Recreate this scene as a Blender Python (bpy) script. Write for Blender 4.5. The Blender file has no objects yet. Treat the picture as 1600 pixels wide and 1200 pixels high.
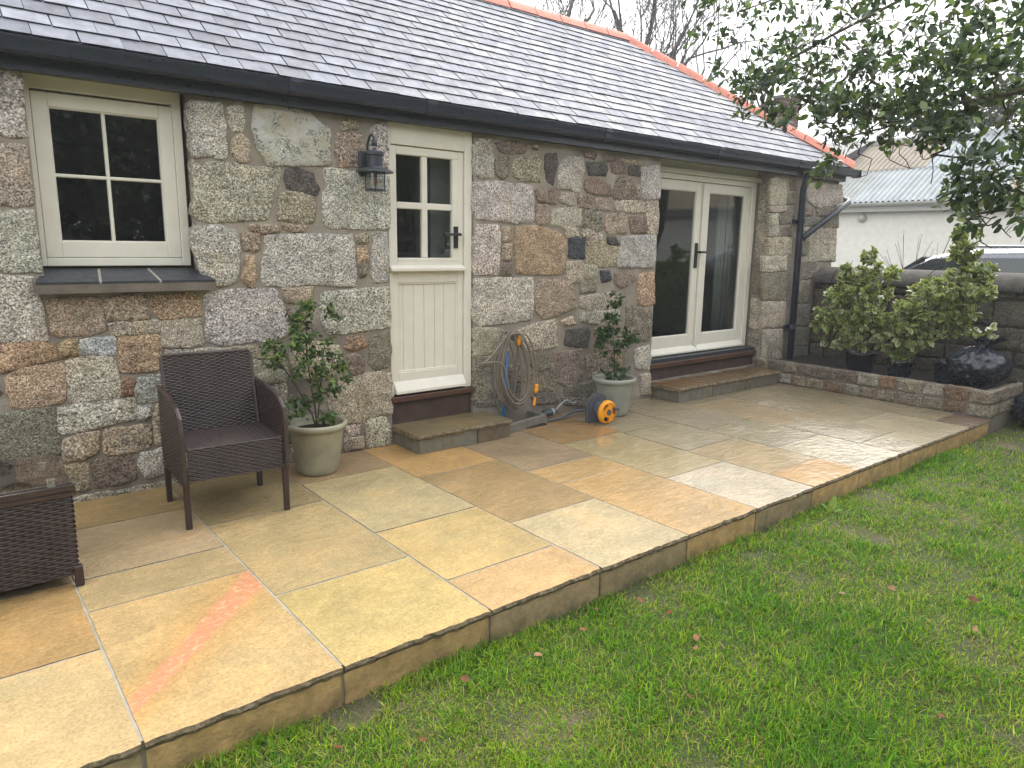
import bpy, bmesh, math, random
import numpy as np
from mathutils import Vector, Matrix, Quaternion, noise as mnoise

random.seed(7); RNG = np.random.default_rng(11)
S = bpy.context.scene
COL = S.collection

# ------------------------------------------------------------------ camera
CAM = Vector((0.0, -4.9, 1.587))
yaw, pit, rol = math.radians(39.06), math.radians(11.02), math.radians(0.88)
fw = Vector((math.sin(yaw)*math.cos(pit), math.cos(yaw)*math.cos(pit), -math.sin(pit)))
rt = Vector((math.cos(yaw), -math.sin(yaw), 0)); up = rt.cross(fw)
rt, up = math.cos(rol)*rt+math.sin(rol)*up, -math.sin(rol)*rt+math.cos(rol)*up
cd = bpy.data.cameras.new('camera'); cam = bpy.data.objects.new('camera', cd); COL.objects.link(cam)
cam.matrix_world = Matrix(((rt.x, up.x, -fw.x, CAM.x), (rt.y, up.y, -fw.y, CAM.y), (rt.z, up.z, -fw.z, CAM.z), (0, 0, 0, 1)))
cd.sensor_fit = 'HORIZONTAL'; cd.sensor_width = 36; cd.lens = 36*1115/1600; cd.clip_start = 0.05; cd.clip_end = 900
S.camera = cam
S.cycles.max_bounces = 6; S.cycles.diffuse_bounces = 3; S.cycles.glossy_bounces = 3; S.cycles.transmission_bounces = 4; S.cycles.transparent_max_bounces = 8
S.render.resolution_x, S.render.resolution_y = 1024, 768

# ------------------------------------------------------------------ overcast sky, weak broad sun, exposure
SUN_EL, SUN_AZ = math.radians(43), math.radians(66)       # azimuth from +y towards +x
W = bpy.data.worlds.new('World'); S.world = W; W.use_nodes = True
wn, wl = W.node_tree.nodes, W.node_tree.links
sky = wn.new('ShaderNodeTexSky'); sky.sky_type = 'NISHITA'; sky.sun_disc = False
sky.sun_elevation = SUN_EL; sky.sun_rotation = SUN_AZ; sky.dust_density = 4; sky.air_density = 1.2
hs = wn.new('ShaderNodeHueSaturation'); hs.inputs['Saturation'].default_value = 0.25
wm = wn.new('ShaderNodeMix'); wm.data_type = 'RGBA'; wm.inputs[0].default_value = 0.8
wm.inputs[7].default_value = (11.4, 11.6, 12.0, 1)
wl.new(sky.outputs[0], hs.inputs['Color']); wl.new(hs.outputs[0], wm.inputs[6])
wl.new(wm.outputs[2], wn['Background'].inputs[0]); wn['Background'].inputs[1].default_value = 0.1
sd = bpy.data.lights.new('sun', 'SUN'); sd.energy = 1.35; sd.angle = math.radians(36); sd.color = (1, .96, .88)
sun = bpy.data.objects.new('sun', sd); COL.objects.link(sun)
sdir = Vector((math.sin(SUN_AZ)*math.cos(SUN_EL), math.cos(SUN_AZ)*math.cos(SUN_EL), math.sin(SUN_EL)))
sun.rotation_euler = sdir.to_track_quat('Z', 'Y').to_euler(); sun.location = (0, 0, 30)
vs = S.view_settings; vs.view_transform = 'Standard'; vs.look = 'None'; vs.exposure = 1.27; vs.gamma = 1; vs.use_curve_mapping = False

# ------------------------------------------------------------------ helpers
def lin(r, g, b, k=1.0):
    f = lambda c: ((c/255)/12.92 if c/255 <= .04045 else ((c/255+.055)/1.055)**2.4)*k
    return (f(r), f(g), f(b))

def at(px, py, d):                       # a point d metres from where the photographer stood
    v = fw*1115 + rt*(px-800) - up*(py-600); v.normalize()
    return CAM + v*d

def tag(o, label=None, cat=None, group=None, kind=None):
    if label: o['label'] = label
    if cat: o['category'] = cat
    if group: o['group'] = group
    if kind: o['kind'] = kind
    return o

def empty(name, loc=(0, 0, 0), parent=None, rz=0):
    o = bpy.data.objects.new(name, None); COL.objects.link(o)
    o.empty_display_size = .1
    o.location = loc; o.rotation_euler = (0, 0, rz); o.parent = parent
    return o

class MB:
    def __init__(s): s.v = []; s.f = []
    def add(s, vs, fs):
        n = len(s.v); s.v += [tuple(v) for v in vs]; s.f += [tuple(i+n for i in f) for f in fs]
    def box(s, a, b, c=0.0):
        x0, y0, z0 = a; x1, y1, z1 = b
        if c <= 0:
            s.add([(x0,y0,z0),(x1,y0,z0),(x1,y1,z0),(x0,y1,z0),(x0,y0,z1),(x1,y0,z1),(x1,y1,z1),(x0,y1,z1)],
                  [(0,3,2,1),(4,5,6,7),(0,1,5,4),(1,2,6,5),(2,3,7,6),(3,0,4,7)])
            return
        c = min(c, .45*min(x1-x0, y1-y0, z1-z0))
        bm = bmesh.new(); r = bmesh.ops.create_cube(bm, size=1)
        for v in bm.verts: v.co = Vector(((x0+x1)/2+v.co.x*(x1-x0), (y0+y1)/2+v.co.y*(y1-y0), (z0+z1)/2+v.co.z*(z1-z0)))
        bmesh.ops.bevel(bm, geom=list(bm.edges), offset=c, segments=1, affect='EDGES')
        bm.verts.index_update()
        s.add([v.co[:] for v in bm.verts], [[v.index for v in f.verts] for f in bm.faces]); bm.free()
    def tube(s, pts, r, n=8, cap=True, closed=False):
        pts = [Vector(p) for p in pts]; m = len(pts)
        R = r if isinstance(r, (list, tuple)) else [r]*m
        rings = []; prev = None
        for i, p in enumerate(pts):
            if closed: t = pts[(i+1) % m]-pts[i-1]
            else: t = pts[min(i+1, m-1)]-pts[max(i-1, 0)]
            t.normalize()
            if prev is None:
                a = Vector((0, 0, 1)) if abs(t.z) < .9 else Vector((1, 0, 0)); u = t.cross(a).normalized()
            else:
                u = (prev - t*prev.dot(t)).normalized()
            prev = u; w = t.cross(u)
            rings.append([p+(u*math.cos(2*math.pi*k/n)+w*math.sin(2*math.pi*k/n))*R[i] for k in range(n)])
        vs = [v for q in rings for v in q]; fs = []
        for i in range(m if closed else m-1):
            j = (i+1) % m
            for k in range(n): fs.append((i*n+k, i*n+(k+1) % n, j*n+(k+1) % n, j*n+k))
        if cap and not closed:
            fs.append(tuple(range(n-1, -1, -1))); fs.append(tuple((m-1)*n+k for k in range(n)))
        s.add(vs, fs)
    def lathe(s, prof, c=(0, 0, 0), n=24, axis='z', wob=0):
        vs = []; fs = []; m = len(prof)
        for r, h in prof:
            for k in range(n):
                a = 2*math.pi*k/n; x, y, z = r*math.cos(a), r*math.sin(a), h
                if axis == 'y': x, y, z = x, z, y
                if axis == 'x': x, y, z = z, x, y
                vs.append((c[0]+x, c[1]+y, c[2]+z))
        for i in range(m-1):
            for k in range(n): fs.append((i*n+k, i*n+(k+1) % n, (i+1)*n+(k+1) % n, (i+1)*n+k))
        s.add(vs, fs)
    def prism(s, poly, d0, d1, plane='xz'):
        n = len(poly)
        def P(p, d): return (p[0], d, p[1]) if plane == 'xz' else ((d, p[0], p[1]) if plane == 'yz' else (p[0], p[1], d))
        s.add([P(p, d0) for p in poly]+[P(p, d1) for p in poly],
              [tuple(range(n)), tuple(range(2*n-1, n-1, -1))]+[(i, n+i, n+(i+1) % n, (i+1) % n) for i in range(n)])
    def mesh(s, name, smooth=False, fix=True):
        me = bpy.data.meshes.new(name); me.from_pydata(s.v, [], s.f)
        if fix:
            bm = bmesh.new(); bm.from_mesh(me); bmesh.ops.recalc_face_normals(bm, faces=bm.faces); bm.to_mesh(me); bm.free()
        if smooth: me.shade_smooth()
        me.update(); return me
    def build(s, name, mat, parent=None, smooth=False, fix=True, loc=None, color=None, angle=None):
        me = s.mesh(name, smooth, fix)
        if angle is not None:
            me.shade_smooth()
            try: me.set_sharp_from_angle(angle=math.radians(angle))
            except Exception: pass
        return link(name, me, mat, parent, loc, color)

def link(name, me, mat, parent=None, loc=None, color=None):
    o = bpy.data.objects.new(name, me); COL.objects.link(o)
    if mat and len(me.materials) == 0: me.materials.append(mat)
    o.parent = parent
    if loc is not None: o.location = loc
    if color is not None: o.color = (*color, 1)
    return o

def np_mesh(name, V, F, mat, parent=None, col=None, smooth=False):
    """V (n,3), F (m,k) arrays"""
    me = bpy.data.meshes.new(name); n, k = len(F), F.shape[1]
    me.vertices.add(len(V)); me.vertices.foreach_set('co', np.ascontiguousarray(V, dtype=np.float32).ravel())
    me.loops.add(n*k); me.loops.foreach_set('vertex_index', np.ascontiguousarray(F, dtype=np.int32).ravel())
    me.polygons.add(n); me.polygons.foreach_set('loop_start', np.arange(0, n*k, k, dtype=np.int32))
    me.polygons.foreach_set('loop_total', np.full(n, k, dtype=np.int32))
    if smooth: me.polygons.foreach_set('use_smooth', np.ones(n, dtype=bool))
    me.update(calc_edges=True)
    if col is not None:
        ca = me.color_attributes.new('Col', 'FLOAT_COLOR', 'POINT')
        c4 = np.ones((len(V), 4), dtype=np.float32); c4[:, :3] = col; ca.data.foreach_set('color', c4.ravel())
    return link(name, me, mat, parent)

# ------------------------------------------------------------------ materials
class NT:
    def __init__(s, name):
        s.m = bpy.data.materials.new(name); s.m.use_nodes = True
        s.n, s.l = s.m.node_tree.nodes, s.m.node_tree.links; s.b = s.n['Principled BSDF']; s.out = s.n['Material Output']
    def new(s, t, **k):
        n = s.n.new(t)
        for a, v in k.items(): setattr(n, a, v)
        return n
    def setv(s, sock, v):
        if hasattr(v, 'is_output') or isinstance(v, bpy.types.NodeSocket): s.l.new(v, sock)
        elif isinstance(v, tuple) and len(v) == 3: sock.default_value = (*v, 1) if sock.type == 'RGBA' else v
        else: sock.default_value = v
    def P(s, **k):
        for a, v in k.items(): s.setv(s.b.inputs[a.replace('_', ' ')], v)
    def pos(s): return s.new('ShaderNodeNewGeometry').outputs['Position']
    def objc(s): return s.new('ShaderNodeObjectInfo').outputs['Color']
    def rnd(s): return s.new('ShaderNodeObjectInfo').outputs['Random']
    def attr(s, name='Col'): return s.new('ShaderNodeAttribute', attribute_name=name).outputs['Color']
    def mapv(s, vec, scale=(1, 1, 1), loc=(0, 0, 0), rot=(0, 0, 0)):
        n = s.new('ShaderNodeMapping'); s.l.new(vec, n.inputs[0]); n.inputs['Scale'].default_value = scale
        n.inputs['Location'].default_value = loc; n.inputs['Rotation'].default_value = rot; return n.outputs[0]
    def noise(s, scale, detail=4, rough=.55, vec=None, dist=0, out=0):
        n = s.new('ShaderNodeTexNoise'); s.l.new(vec or s.pos(), n.inputs['Vector'])
        n.inputs['Scale'].default_value = scale; n.inputs['Detail'].default_value = detail
        n.inputs['Roughness'].default_value = rough; n.inputs['Distortion'].default_value = dist; return n.outputs[out]
    def voro(s, scale, vec=None, out='Color', feature='F1', rand=1):
        n = s.new('ShaderNodeTexVoronoi', feature=feature); s.l.new(vec or s.pos(), n.inputs['Vector'])
        n.inputs['Scale'].default_value = scale; n.inputs['Randomness'].default_value = rand; return n.outputs[out]
    def ramp(s, fac, stops, interp='LINEAR'):
        n = s.new('ShaderNodeValToRGB'); n.color_ramp.interpolation = interp; e = n.color_ramp.elements
        while len(e) < len(stops): e.new(.5)
        for q, (p, c) in zip(e, stops):
            q.position = p; q.color = (c, c, c, 1) if not isinstance(c, tuple) else (*c, 1)
        s.l.new(fac, n.inputs[0]); return n.outputs[0]
    def math(s, op, a, b=0., c=0., clamp=False):
        n = s.new('ShaderNodeMath', operation=op, use_clamp=clamp)
        s.setv(n.inputs[0], a); s.setv(n.inputs[1], b); s.setv(n.inputs[2], c); return n.outputs[0]
    def mix(s, fac, a, b, mode='MIX'):
        n = s.new('ShaderNodeMix', data_type='RGBA', blend_type=mode); s.setv(n.inputs[0], fac)
        s.setv(n.inputs[6], a); s.setv(n.inputs[7], b); return n.outputs[2]
    def xyz(s, vec, i):
        n = s.new('ShaderNodeSeparateXYZ'); s.l.new(vec, n.inputs[0]); return n.outputs[i]
    def mr(s, v, a, b, c=0., d=1.):
        n = s.new('ShaderNodeMapRange'); s.setv(n.inputs[0], v)
        for i, q in enumerate((a, b, c, d)): n.inputs[i+1].default_value = q
        return n.outputs[0]
    def bump(s, h, strength=.5, dist=.01, normal=None):
        n = s.new('ShaderNodeBump'); n.inputs['Strength'].default_value = strength; n.inputs['Distance'].default_value = dist
        s.l.new(h, n.inputs['Height'])
        if normal: s.l.new(normal, n.inputs['Normal'])
        return n.outputs[0]

M = {}
ALB = {'cream_paint': .93, 'white_render': .9, 'white_plastic': .9, 'interior_wall': 1., 'black_plastic': .85, 'bin_bag': 1., 'nursery_pot': 1., 'wicker': .85, 'wicker_leg': .85, 'orange_plastic': .82, 'pot_glaze': .78, 'pot_glaze_grey': .78, 'far_roof': .9, 'lantern_metal': .8, 'bare_bark': 1., 'twig': .9, 'slate_edge': .8}
def simple(name, col, rough=.5, metal=0., bump=None, var=.12, spec=.5, coat=0.):
    t = NT(name); nz = t.noise(9, 4); col = tuple(c*ALB.get(name, .68) for c in col)
    v = t.mr(nz, .3, .7, 1-var, 1+var)
    t.P(Base_Color=t.mix(1., col, v, 'MULTIPLY'), Roughness=t.mr(t.noise(23, 3), .3, .7, max(rough-.08, .02), min(rough+.08, 1)), Metallic=metal, Coat_Weight=coat)
    t.b.inputs['Specular IOR Level'].default_value = spec
    if bump: t.P(Normal=t.bump(t.noise(bump[0], 5), bump[1], bump[2]))
    M[name] = t.m; return t.m

def granite(name, dirt=0.0, lichen=False):
    t = NT(name); oc = t.objc()
    gs = t.new('ShaderNodeVectorMath', operation='SCALE'); t.l.new(t.pos(), gs.inputs[0]); t.l.new(t.mr(t.rnd(), 0, 1, .75, 1.45), gs.inputs['Scale']); gp = gs.outputs[0]
    cell = t.xyz(t.voro(135, vec=gp, out='Color'), 0)
    sp = t.ramp(cell, [(0, .3), (.14, .42), (.3, .8), (.6, 1.02), (.8, 1.45), (1, 1.95)])
    fine = t.mr(t.noise(210, 3, .6), .3, .7, .72, 1.28)
    big = t.mr(t.noise(7, 4, .6), .28, .72, .72, 1.25)
    c = t.mix(1., oc, sp, 'MULTIPLY'); c = t.mix(1., c, fine, 'MULTIPLY'); c = t.mix(1., c, big, 'MULTIPLY')
    warm = t.mr(t.noise(4.3, 4, .6, vec=t.mapv(t.pos(), loc=(5, 2, 8))), .55, .72, 0, .55)
    c = t.mix(warm, c, t.mix(1., c, (1.1, .96, .76), 'MULTIPLY'))
    if lichen:
        lm = t.ramp(t.noise(11, 6, .68), [(0, 0.), (.44, 0.), (.5, 1.), (1, 1.)])
        up_ = t.mr(t.xyz(t.pos(), 2), 2.02, 2.3, -.1, .75)
        lm2 = t.math('MULTIPLY', lm, 1.0); lm2 = t.math('MULTIPLY', lm2, t.math('ADD', up_, .45, clamp=True))
        c = t.mix(lm2, c, t.mix(t.mr(t.noise(6), .4, .6), (.6, .59, .55), (.5, .46, .34)))
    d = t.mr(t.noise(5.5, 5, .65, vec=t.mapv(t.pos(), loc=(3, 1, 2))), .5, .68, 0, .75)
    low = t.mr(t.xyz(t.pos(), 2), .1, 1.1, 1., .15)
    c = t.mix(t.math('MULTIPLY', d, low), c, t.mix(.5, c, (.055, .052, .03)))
    h = t.math('ADD', t.math('MULTIPLY', t.noise(48, 6, .62), 1.0), t.math('MULTIPLY', t.noise(17, 5, .65, dist=.4), 1.5))
    t.P(Base_Color=c, Roughness=.86, Normal=t.bump(h, .95, .022))
    t.b.inputs['Specular IOR Level'].default_value = .3
    M[name] = t.m
granite('granite'); granite('granite_lichen', lichen=True)

t = NT('mortar')
c = t.ramp(t.noise(3.2, 5, .6), [(.3, lin(120, 111, 100)), (.52, lin(142, 133, 120)), (.72, lin(168, 160, 146))])
c = t.mix(1., c, t.mr(t.noise(160, 3), .3, .7, .8, 1.2), 'MULTIPLY')
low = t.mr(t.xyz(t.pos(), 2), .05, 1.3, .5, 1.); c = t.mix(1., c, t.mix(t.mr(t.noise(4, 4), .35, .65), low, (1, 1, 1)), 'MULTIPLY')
t.P(Base_Color=c, Roughness=.92, Normal=t.bump(t.math('ADD', t.noise(70, 5), t.noise(12, 4)), .5, .012)); M['mortar'] = t.m

def slabmat(name, band=False):
    t = NT(name); oc = t.objc(); p = t.pos()
    off = t.new('ShaderNodeVectorMath', operation='ADD'); t.l.new(p, off.inputs[0])
    cr = t.new('ShaderNodeCombineXYZ'); r_ = t.math('MULTIPLY', t.rnd(), 40.); t.l.new(r_, cr.inputs[0]); t.l.new(r_, cr.inputs[2]); t.l.new(cr.outputs[0], off.inputs[1])
    q = off.outputs[0]
    n1 = t.noise(3.0, 5, .62, vec=q); n2 = t.noise(19, 6, .7, vec=q, dist=.6); n3 = t.noise(90, 3, vec=q)
    c = t.mix(t.mr(n1, .32, .68), t.mix(1., oc, (.78, .79, .74), 'MULTIPLY'), t.mix(1., oc, (1.12, 1.08, 1.02), 'MULTIPLY'))
    c = t.mix(t.mr(n1, .58, .75, 0, .45), c, t.mix(1., oc, (1.12, .9, .66), 'MULTIPLY'))
    c = t.mix(t.ramp(n2, [(0, 0.), (.51, 0.), (.56, .5), (1, .6)]), c, t.mix(1., c, (1.22, 1.2, 1.2), 'MULTIPLY'))
    c = t.mix(1., c, t.mr(n3, .3, .7, .82, 1.18), 'MULTIPLY'); c = t.mix(t.mr(t.noise(2.2, 4, .6, vec=t.mapv(q, loc=(9, 4, 1))), .56, .7, 0, .5), c, t.mix(1., c, (.86, .98, 1.04), 'MULTIPLY'))
    if band:
        px, py = t.xyz(p, 0), t.xyz(p, 1)
        # iron band runs from the near left joint to the far right corner of this slab
        X, Y = t.math('SUBTRACT', px, .385), t.math('ADD', py, 2.376)
        d = t.math('SUBTRACT', t.math('MULTIPLY', X, .731), t.math('MULTIPLY', Y, .682)); s_ = t.math('ADD', t.math('MULTIPLY', X, .682), t.math('MULTIPLY', Y, .731))
        d = t.math('ADD', d, t.math('MULTIPLY', t.math('SUBTRACT', t.noise(14, 6, .7), .5), .075))
        w = t.math('DIVIDE', t.math('ABSOLUTE', d), t.math('ADD', .034, t.math('MULTIPLY', s_, .042)))
        core = t.mr(w, .75, 1.15, 1, 0); halo = t.mr(w, 1., 4.2, .5, 0)
        c = t.mix(halo, c, t.mix(1., c, (1.06, .82, .5), 'MULTIPLY'))
        c = t.mix(t.math('MULTIPLY', core, t.mr(t.noise(22, 5, .7), .3, .62, .42, .88)), c, lin(188, 124, 92))
        c = t.mix(t.math('MULTIPLY', core, t.mr(t.noise(30, 5, .7), .52, .66, 0, .7)), c, lin(210, 172, 134))
    wet = t.math('ADD', t.mr(t.xyz(p, 0), 1.9, 4.3, 0, 1.), t.math('MULTIPLY', t.math('SUBTRACT', t.noise(1.6, 4, .6), .5), 1.3), clamp=True)
    wet = t.math('MULTIPLY', wet, t.mr(t.xyz(p, 0), 1.6, 2.6, 0, 1))
    c = t.mix(wet, c, t.mix(1., c, (.95, .95, .95), 'MULTIPLY'))
    p_x = t.xyz(p, 0)
    h = t.math('ADD', t.math('MULTIPLY', t.noise(9, 5, .6, vec=t.mapv(q, scale=(1, 1.7, 1))), 1.), t.math('MULTIPLY', t.noise(45, 4, .6, vec=q), .35))
    nb = t.bump(h, .75, .03); nc = t.new('ShaderNodeBump'); nc.inputs['Distance'].default_value = .024; t.l.new(t.noise(15, 4, .6, vec=t.mapv(q, scale=(1.0, 1.4, 1))), nc.inputs['Height'])
    t.l.new(t.math('MULTIPLY', t.mr(p_x, 4.4, 5.6, .07, .8), t.mr(t.noise(1.3, 3), .35, .65, .4, 1.1)), nc.inputs['Strength']); nc = nc.outputs[0]
    t.P(Base_Color=c, Roughness=t.mr(wet, 0, 1, .62, .34), Normal=nb, Coat_Weight=t.math('MULTIPLY', wet, .95), Coat_Roughness=t.mr(t.noise(5, 4), .35, .65, .02, .07), Coat_Normal=nc, Coat_IOR=1.6)
    t.b.inputs['Specular IOR Level'].default_value = .4
    M[name] = t.m
slabmat('sandstone'); slabmat('sandstone_band', True)

t = NT('slab_edge'); c = t.ramp(t.noise(30, 6, .7), [(.3, lin(72, 64, 52)), (.55, lin(134, 118, 92)), (.75, lin(172, 156, 124))])
t.P(Base_Color=c, Roughness=.9, Normal=t.bump(t.noise(60, 6, .7), 1, .02)); M['slab_edge'] = t.m
t = NT('riser_stone'); c = t.mix(1., t.objc(), t.mr(t.noise(14, 6, .65), .3, .7, .7, 1.3), 'MULTIPLY')
g = t.math('MULTIPLY', t.mr(t.xyz(t.pos(), 2), -.16, -.06, .65, 0), t.mr(t.noise(9, 4), .4, .6))
t.P(Base_Color=t.mix(g, c, (.05, .055, .025)), Roughness=.8, Normal=t.bump(t.noise(35, 5, .6), .6, .012)); M['riser_stone'] = t.m
simple('grout', lin(186, 180, 164), .9, bump=(90, .6, .006), var=.2)

t = NT('slate'); r_ = t.rnd()
c = t.mix(t.mr(r_, 0, 1, 0, 1), lin(100, 102, 110), lin(140, 142, 150)); c = t.mix(1., c, t.mr(t.noise(8, 5, .65), .3, .7, .75, 1.3), 'MULTIPLY')
c = t.mix(t.mr(t.noise(13, 5, .7), .56, .64, 0, .3), c, lin(140, 139, 134))
t.P(Base_Color=c, Roughness=t.math('ADD', t.mr(r_, 0, 1, .5, .78), t.mr(t.noise(14, 4), .3, .7, -.1, .14)), Normal=t.bump(t.noise(40, 5, .6, vec=t.mapv(t.pos(), scale=(1, .5, .5))), .25, .006), Coat_Weight=.0); t.b.inputs['Specular IOR Level'].default_value = .26; M['slate'] = t.m
simple('slate_edge', lin(44, 45, 50), .7)  # wet cut edges, painted darker to stand for the shade between slates
t = NT('terracotta'); c = t.mix(1., t.mix(t.rnd(), lin(186, 114, 94), lin(202, 132, 112)), t.mr(t.noise(18, 5), .3, .7, .82, 1.15), 'MULTIPLY')
t.P(Base_Color=c, Roughness=.7, Normal=t.bump(t.noise(60, 4), .3, .006)); M['terracotta'] = t.m
simple('cream_paint', lin(224, 219, 205), .42, bump=(140, .06, .003), var=.04)
simple('black_plastic', lin(46, 52, 64), .34, var=.1)  # tinted lighter and bluer: lens veil put into the base colour
simple('black_iron', lin(26, 27, 29), .45, bump=(80, .15, .003))
simple('lantern_metal', lin(58, 63, 70), .45, bump=(80, .15, .003))
simple('slate_tile', lin(62, 66, 74), .38, bump=(60, .2, .004))
simple('sill_mortar', lin(128, 118, 106), .9, bump=(70, .6, .01), var=.2)
simple('brown_timber', lin(92, 60, 42), .5, bump=(60, .3, .006), var=.25)
simple('brown_render', lin(86, 66, 56), .75, bump=(40, .5, .01), var=.25)
simple('wicker', lin(62, 50, 47), .34, var=.22)
simple('wicker_leg', lin(58, 44, 40), .45, var=.2)
simple('pot_glaze', lin(170, 166, 142), .42, bump=(25, .15, .006), var=.16)
simple('pot_glaze_grey', lin(154, 156, 142), .4, bump=(25, .15, .006), var=.14)
simple('soil', (.035, .025, .017), .95, bump=(60, 1, .03), var=.4)
simple('dark_bed_soil', (.03, .023, .016), .95, bump=(30, 1, .03), var=.4)
simple('hose_rubber', lin(150, 138, 122), .45, var=.14)
simple('hose_rubber_grey', lin(112, 112, 106), .45, var=.14)
simple('blue_pipe', lin(52, 130, 190), .4, var=.08)
simple('grey_plastic', lin(92, 95, 102), .45, var=.1)
simple('pale_plastic', lin(170, 172, 176), .45, var=.08)
simple('orange_plastic', lin(252, 166, 14), .4, var=.05)
simple('green_metal', lin(62, 78, 70), .5, var=.15)
simple('concrete', lin(128, 124, 112), .85, bump=(60, .4, .008), var=.2)
simple('bin_bag', (.016, .019, .028), .27, bump=(24, .5, .02), var=.2)
simple('nursery_pot', (.012, .013, .018), .4, var=.2)
simple('white_render', lin(243, 240, 228), .85, bump=(16, .25, .015), var=.06)
simple('white_plastic', lin(196, 196, 188), .45, var=.06)
simple('interior_wall', lin(150, 148, 140), .8, var=.05)
simple('interior_dark', lin(70, 66, 60), .8, var=.1)
simple('brick', lin(112, 88, 78), .85, bump=(50, .5, .01), var=.3)
simple('car_paint', lin(120, 124, 132), .28, metal=.6, var=.03, coat=.8)
simple('car_trim', (.01, .01, .012), .35)
simple('tyre', (.015, .015, .016), .8)
simple('alloy', lin(170, 172, 176), .3, metal=.8)
simple('coping', lin(96, 92, 86), .9, bump=(22, .7, .02), var=.3)
simple('wall_moss', lin(66, 58, 46), .95, bump=(18, .9, .03), var=.45)
simple('asphalt', (.06, .058, .055), .9, bump=(90, .6, .008), var=.25)
simple('cream_disc', lin(222, 216, 190), .5, var=.03)
simple('bulb', lin(200, 150, 80), .3)
simple('far_roof', lin(200, 204, 206), .5, var=.08)
simple('far_slate', lin(92, 92, 98), .6, var=.15)
t = NT('corrugated'); c = t.mix(1., t.objc(), t.mr(t.noise(2.4, 5, .65), .3, .7, .78, 1.2), 'MULTIPLY')
c = t.mix(t.mr(t.noise(7, 5, .7), .55, .7, 0, .5), c, t.mix(1., c, (.85, .7, .5), 'MULTIPLY')); t.P(Base_Color=c, Roughness=.55); M['corrugated'] = t.m
t = NT('bark'); c = t.mix(t.mr(t.noise(9, 5), .35, .65), lin(66, 58, 48), lin(104, 98, 84)); c = t.mix(t.mr(t.noise(3, 4), .5, .65, 0, .6), c, lin(88, 96, 66))
t.P(Base_Color=c, Roughness=.9, Normal=t.bump(t.noise(40, 5), .8, .02)); M['bark'] = t.m
simple('twig', lin(70, 58, 46), .85, var=.3)
simple('bare_bark', lin(92, 88, 82), .9, var=.25)
def leafmat(name, trans=.3, rough=.4, spec=.5):
    t = NT(name); a = t.attr(); c = t.mix(1., a, t.mr(t.noise(30, 3), .3, .7, .8, 1.2), 'MULTIPLY')
    t.P(Base_Color=c, Roughness=rough); t.b.inputs['Specular IOR Level'].default_value = spec
    tr = t.new('ShaderNodeBsdfTranslucent'); t.l.new(t.mix(1., c, (1.2, 1.35, .6), 'MULTIPLY'), tr.inputs[0])
    ms = t.new('ShaderNodeMixShader'); ms.inputs[0].default_value = trans
    t.l.new(t.b.outputs[0], ms.inputs[1]); t.l.new(tr.outputs[0], ms.inputs[2]); t.l.new(ms.outputs[0], t.out.inputs[0]); M[name] = t.m
leafmat('leaf', .3, .35); leafmat('grass_blade', .35, .55, .3); leafmat('dry_leaf', .15, .7, .2)
t = NT('window_glass')
fr = t.new('ShaderNodeLayerWeight'); fr.inputs[0].default_value = .5
gl = t.new('ShaderNodeBsdfGlossy'); gl.inputs['Roughness'].default_value = .01
tp = t.new('ShaderNodeBsdfTransparent'); tp.inputs[0].default_value = (.8, .84, .84, 1)
ms = t.new('ShaderNodeMixShader'); t.l.new(t.mr(t.math('POWER', fr.outputs['Facing'], 4.0), 0, 1, .07, .95), ms.inputs[0]); t.l.new(tp.outputs[0], ms.inputs[1]); t.l.new(gl.outputs[0], ms.inputs[2]); t.l.new(ms.outputs[0], t.out.inputs[0]); M['window_glass'] = t.m
t = NT('lawn_soil'); n = t.noise(2.6, 5, .62)
c = t.ramp(n, [(.3, (.05, .075, .016)), (.5, (.075, .088, .026)), (.62, (.105, .095, .045)), (.72, (.16, .13, .08))])
t.P(Base_Color=t.mix(1., c, t.mr(t.noise(120, 4), .3, .7, .6, 1.4), 'MULTIPLY'), Roughness=.95, Normal=t.bump(t.noise(70, 5), 1, .03)); M['lawn_soil'] = t.m

# ================================================================== SETTING
LZ = -0.165                                     # lawn level
# bumpy lawn sheet reaching far out, drive beyond the boundary wall
mb = MB(); nx, ny = 90, 40
xs = np.concatenate([[-150, -60], np.linspace(-6, 13.5, nx), [60, 180]]); ys = np.concatenate([[-150, -40], np.linspace(-9, -2.5, ny), [3, 60, 180]])
V = []; F = []
for y in ys:
    for x in xs:
        z = LZ
        if -6 <= x <= 13.5 and -9 <= y <= -2.55: z += .028*(mnoise.noise(Vector((x*1.1, y*1.1, 0))))+.012*mnoise.noise(Vector((x*4, y*4, 3)))
        V.append((x, y, z))
n_ = len(xs)
for j in range(len(ys)-1):
    for i in range(n_-1): F.append((j*n_+i, j*n_+i+1, (j+1)*n_+i+1, (j+1)*n_+i))
ground = np_mesh('lawn', np.array(V), np.array(F), M['lawn_soil'], smooth=True); tag(ground, kind='structure')
mb = MB(); mb.box((9.75, -60, -.3), (60, 60, -.1)); tag(mb.build('driveway', M['asphalt']), kind='structure')

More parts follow.
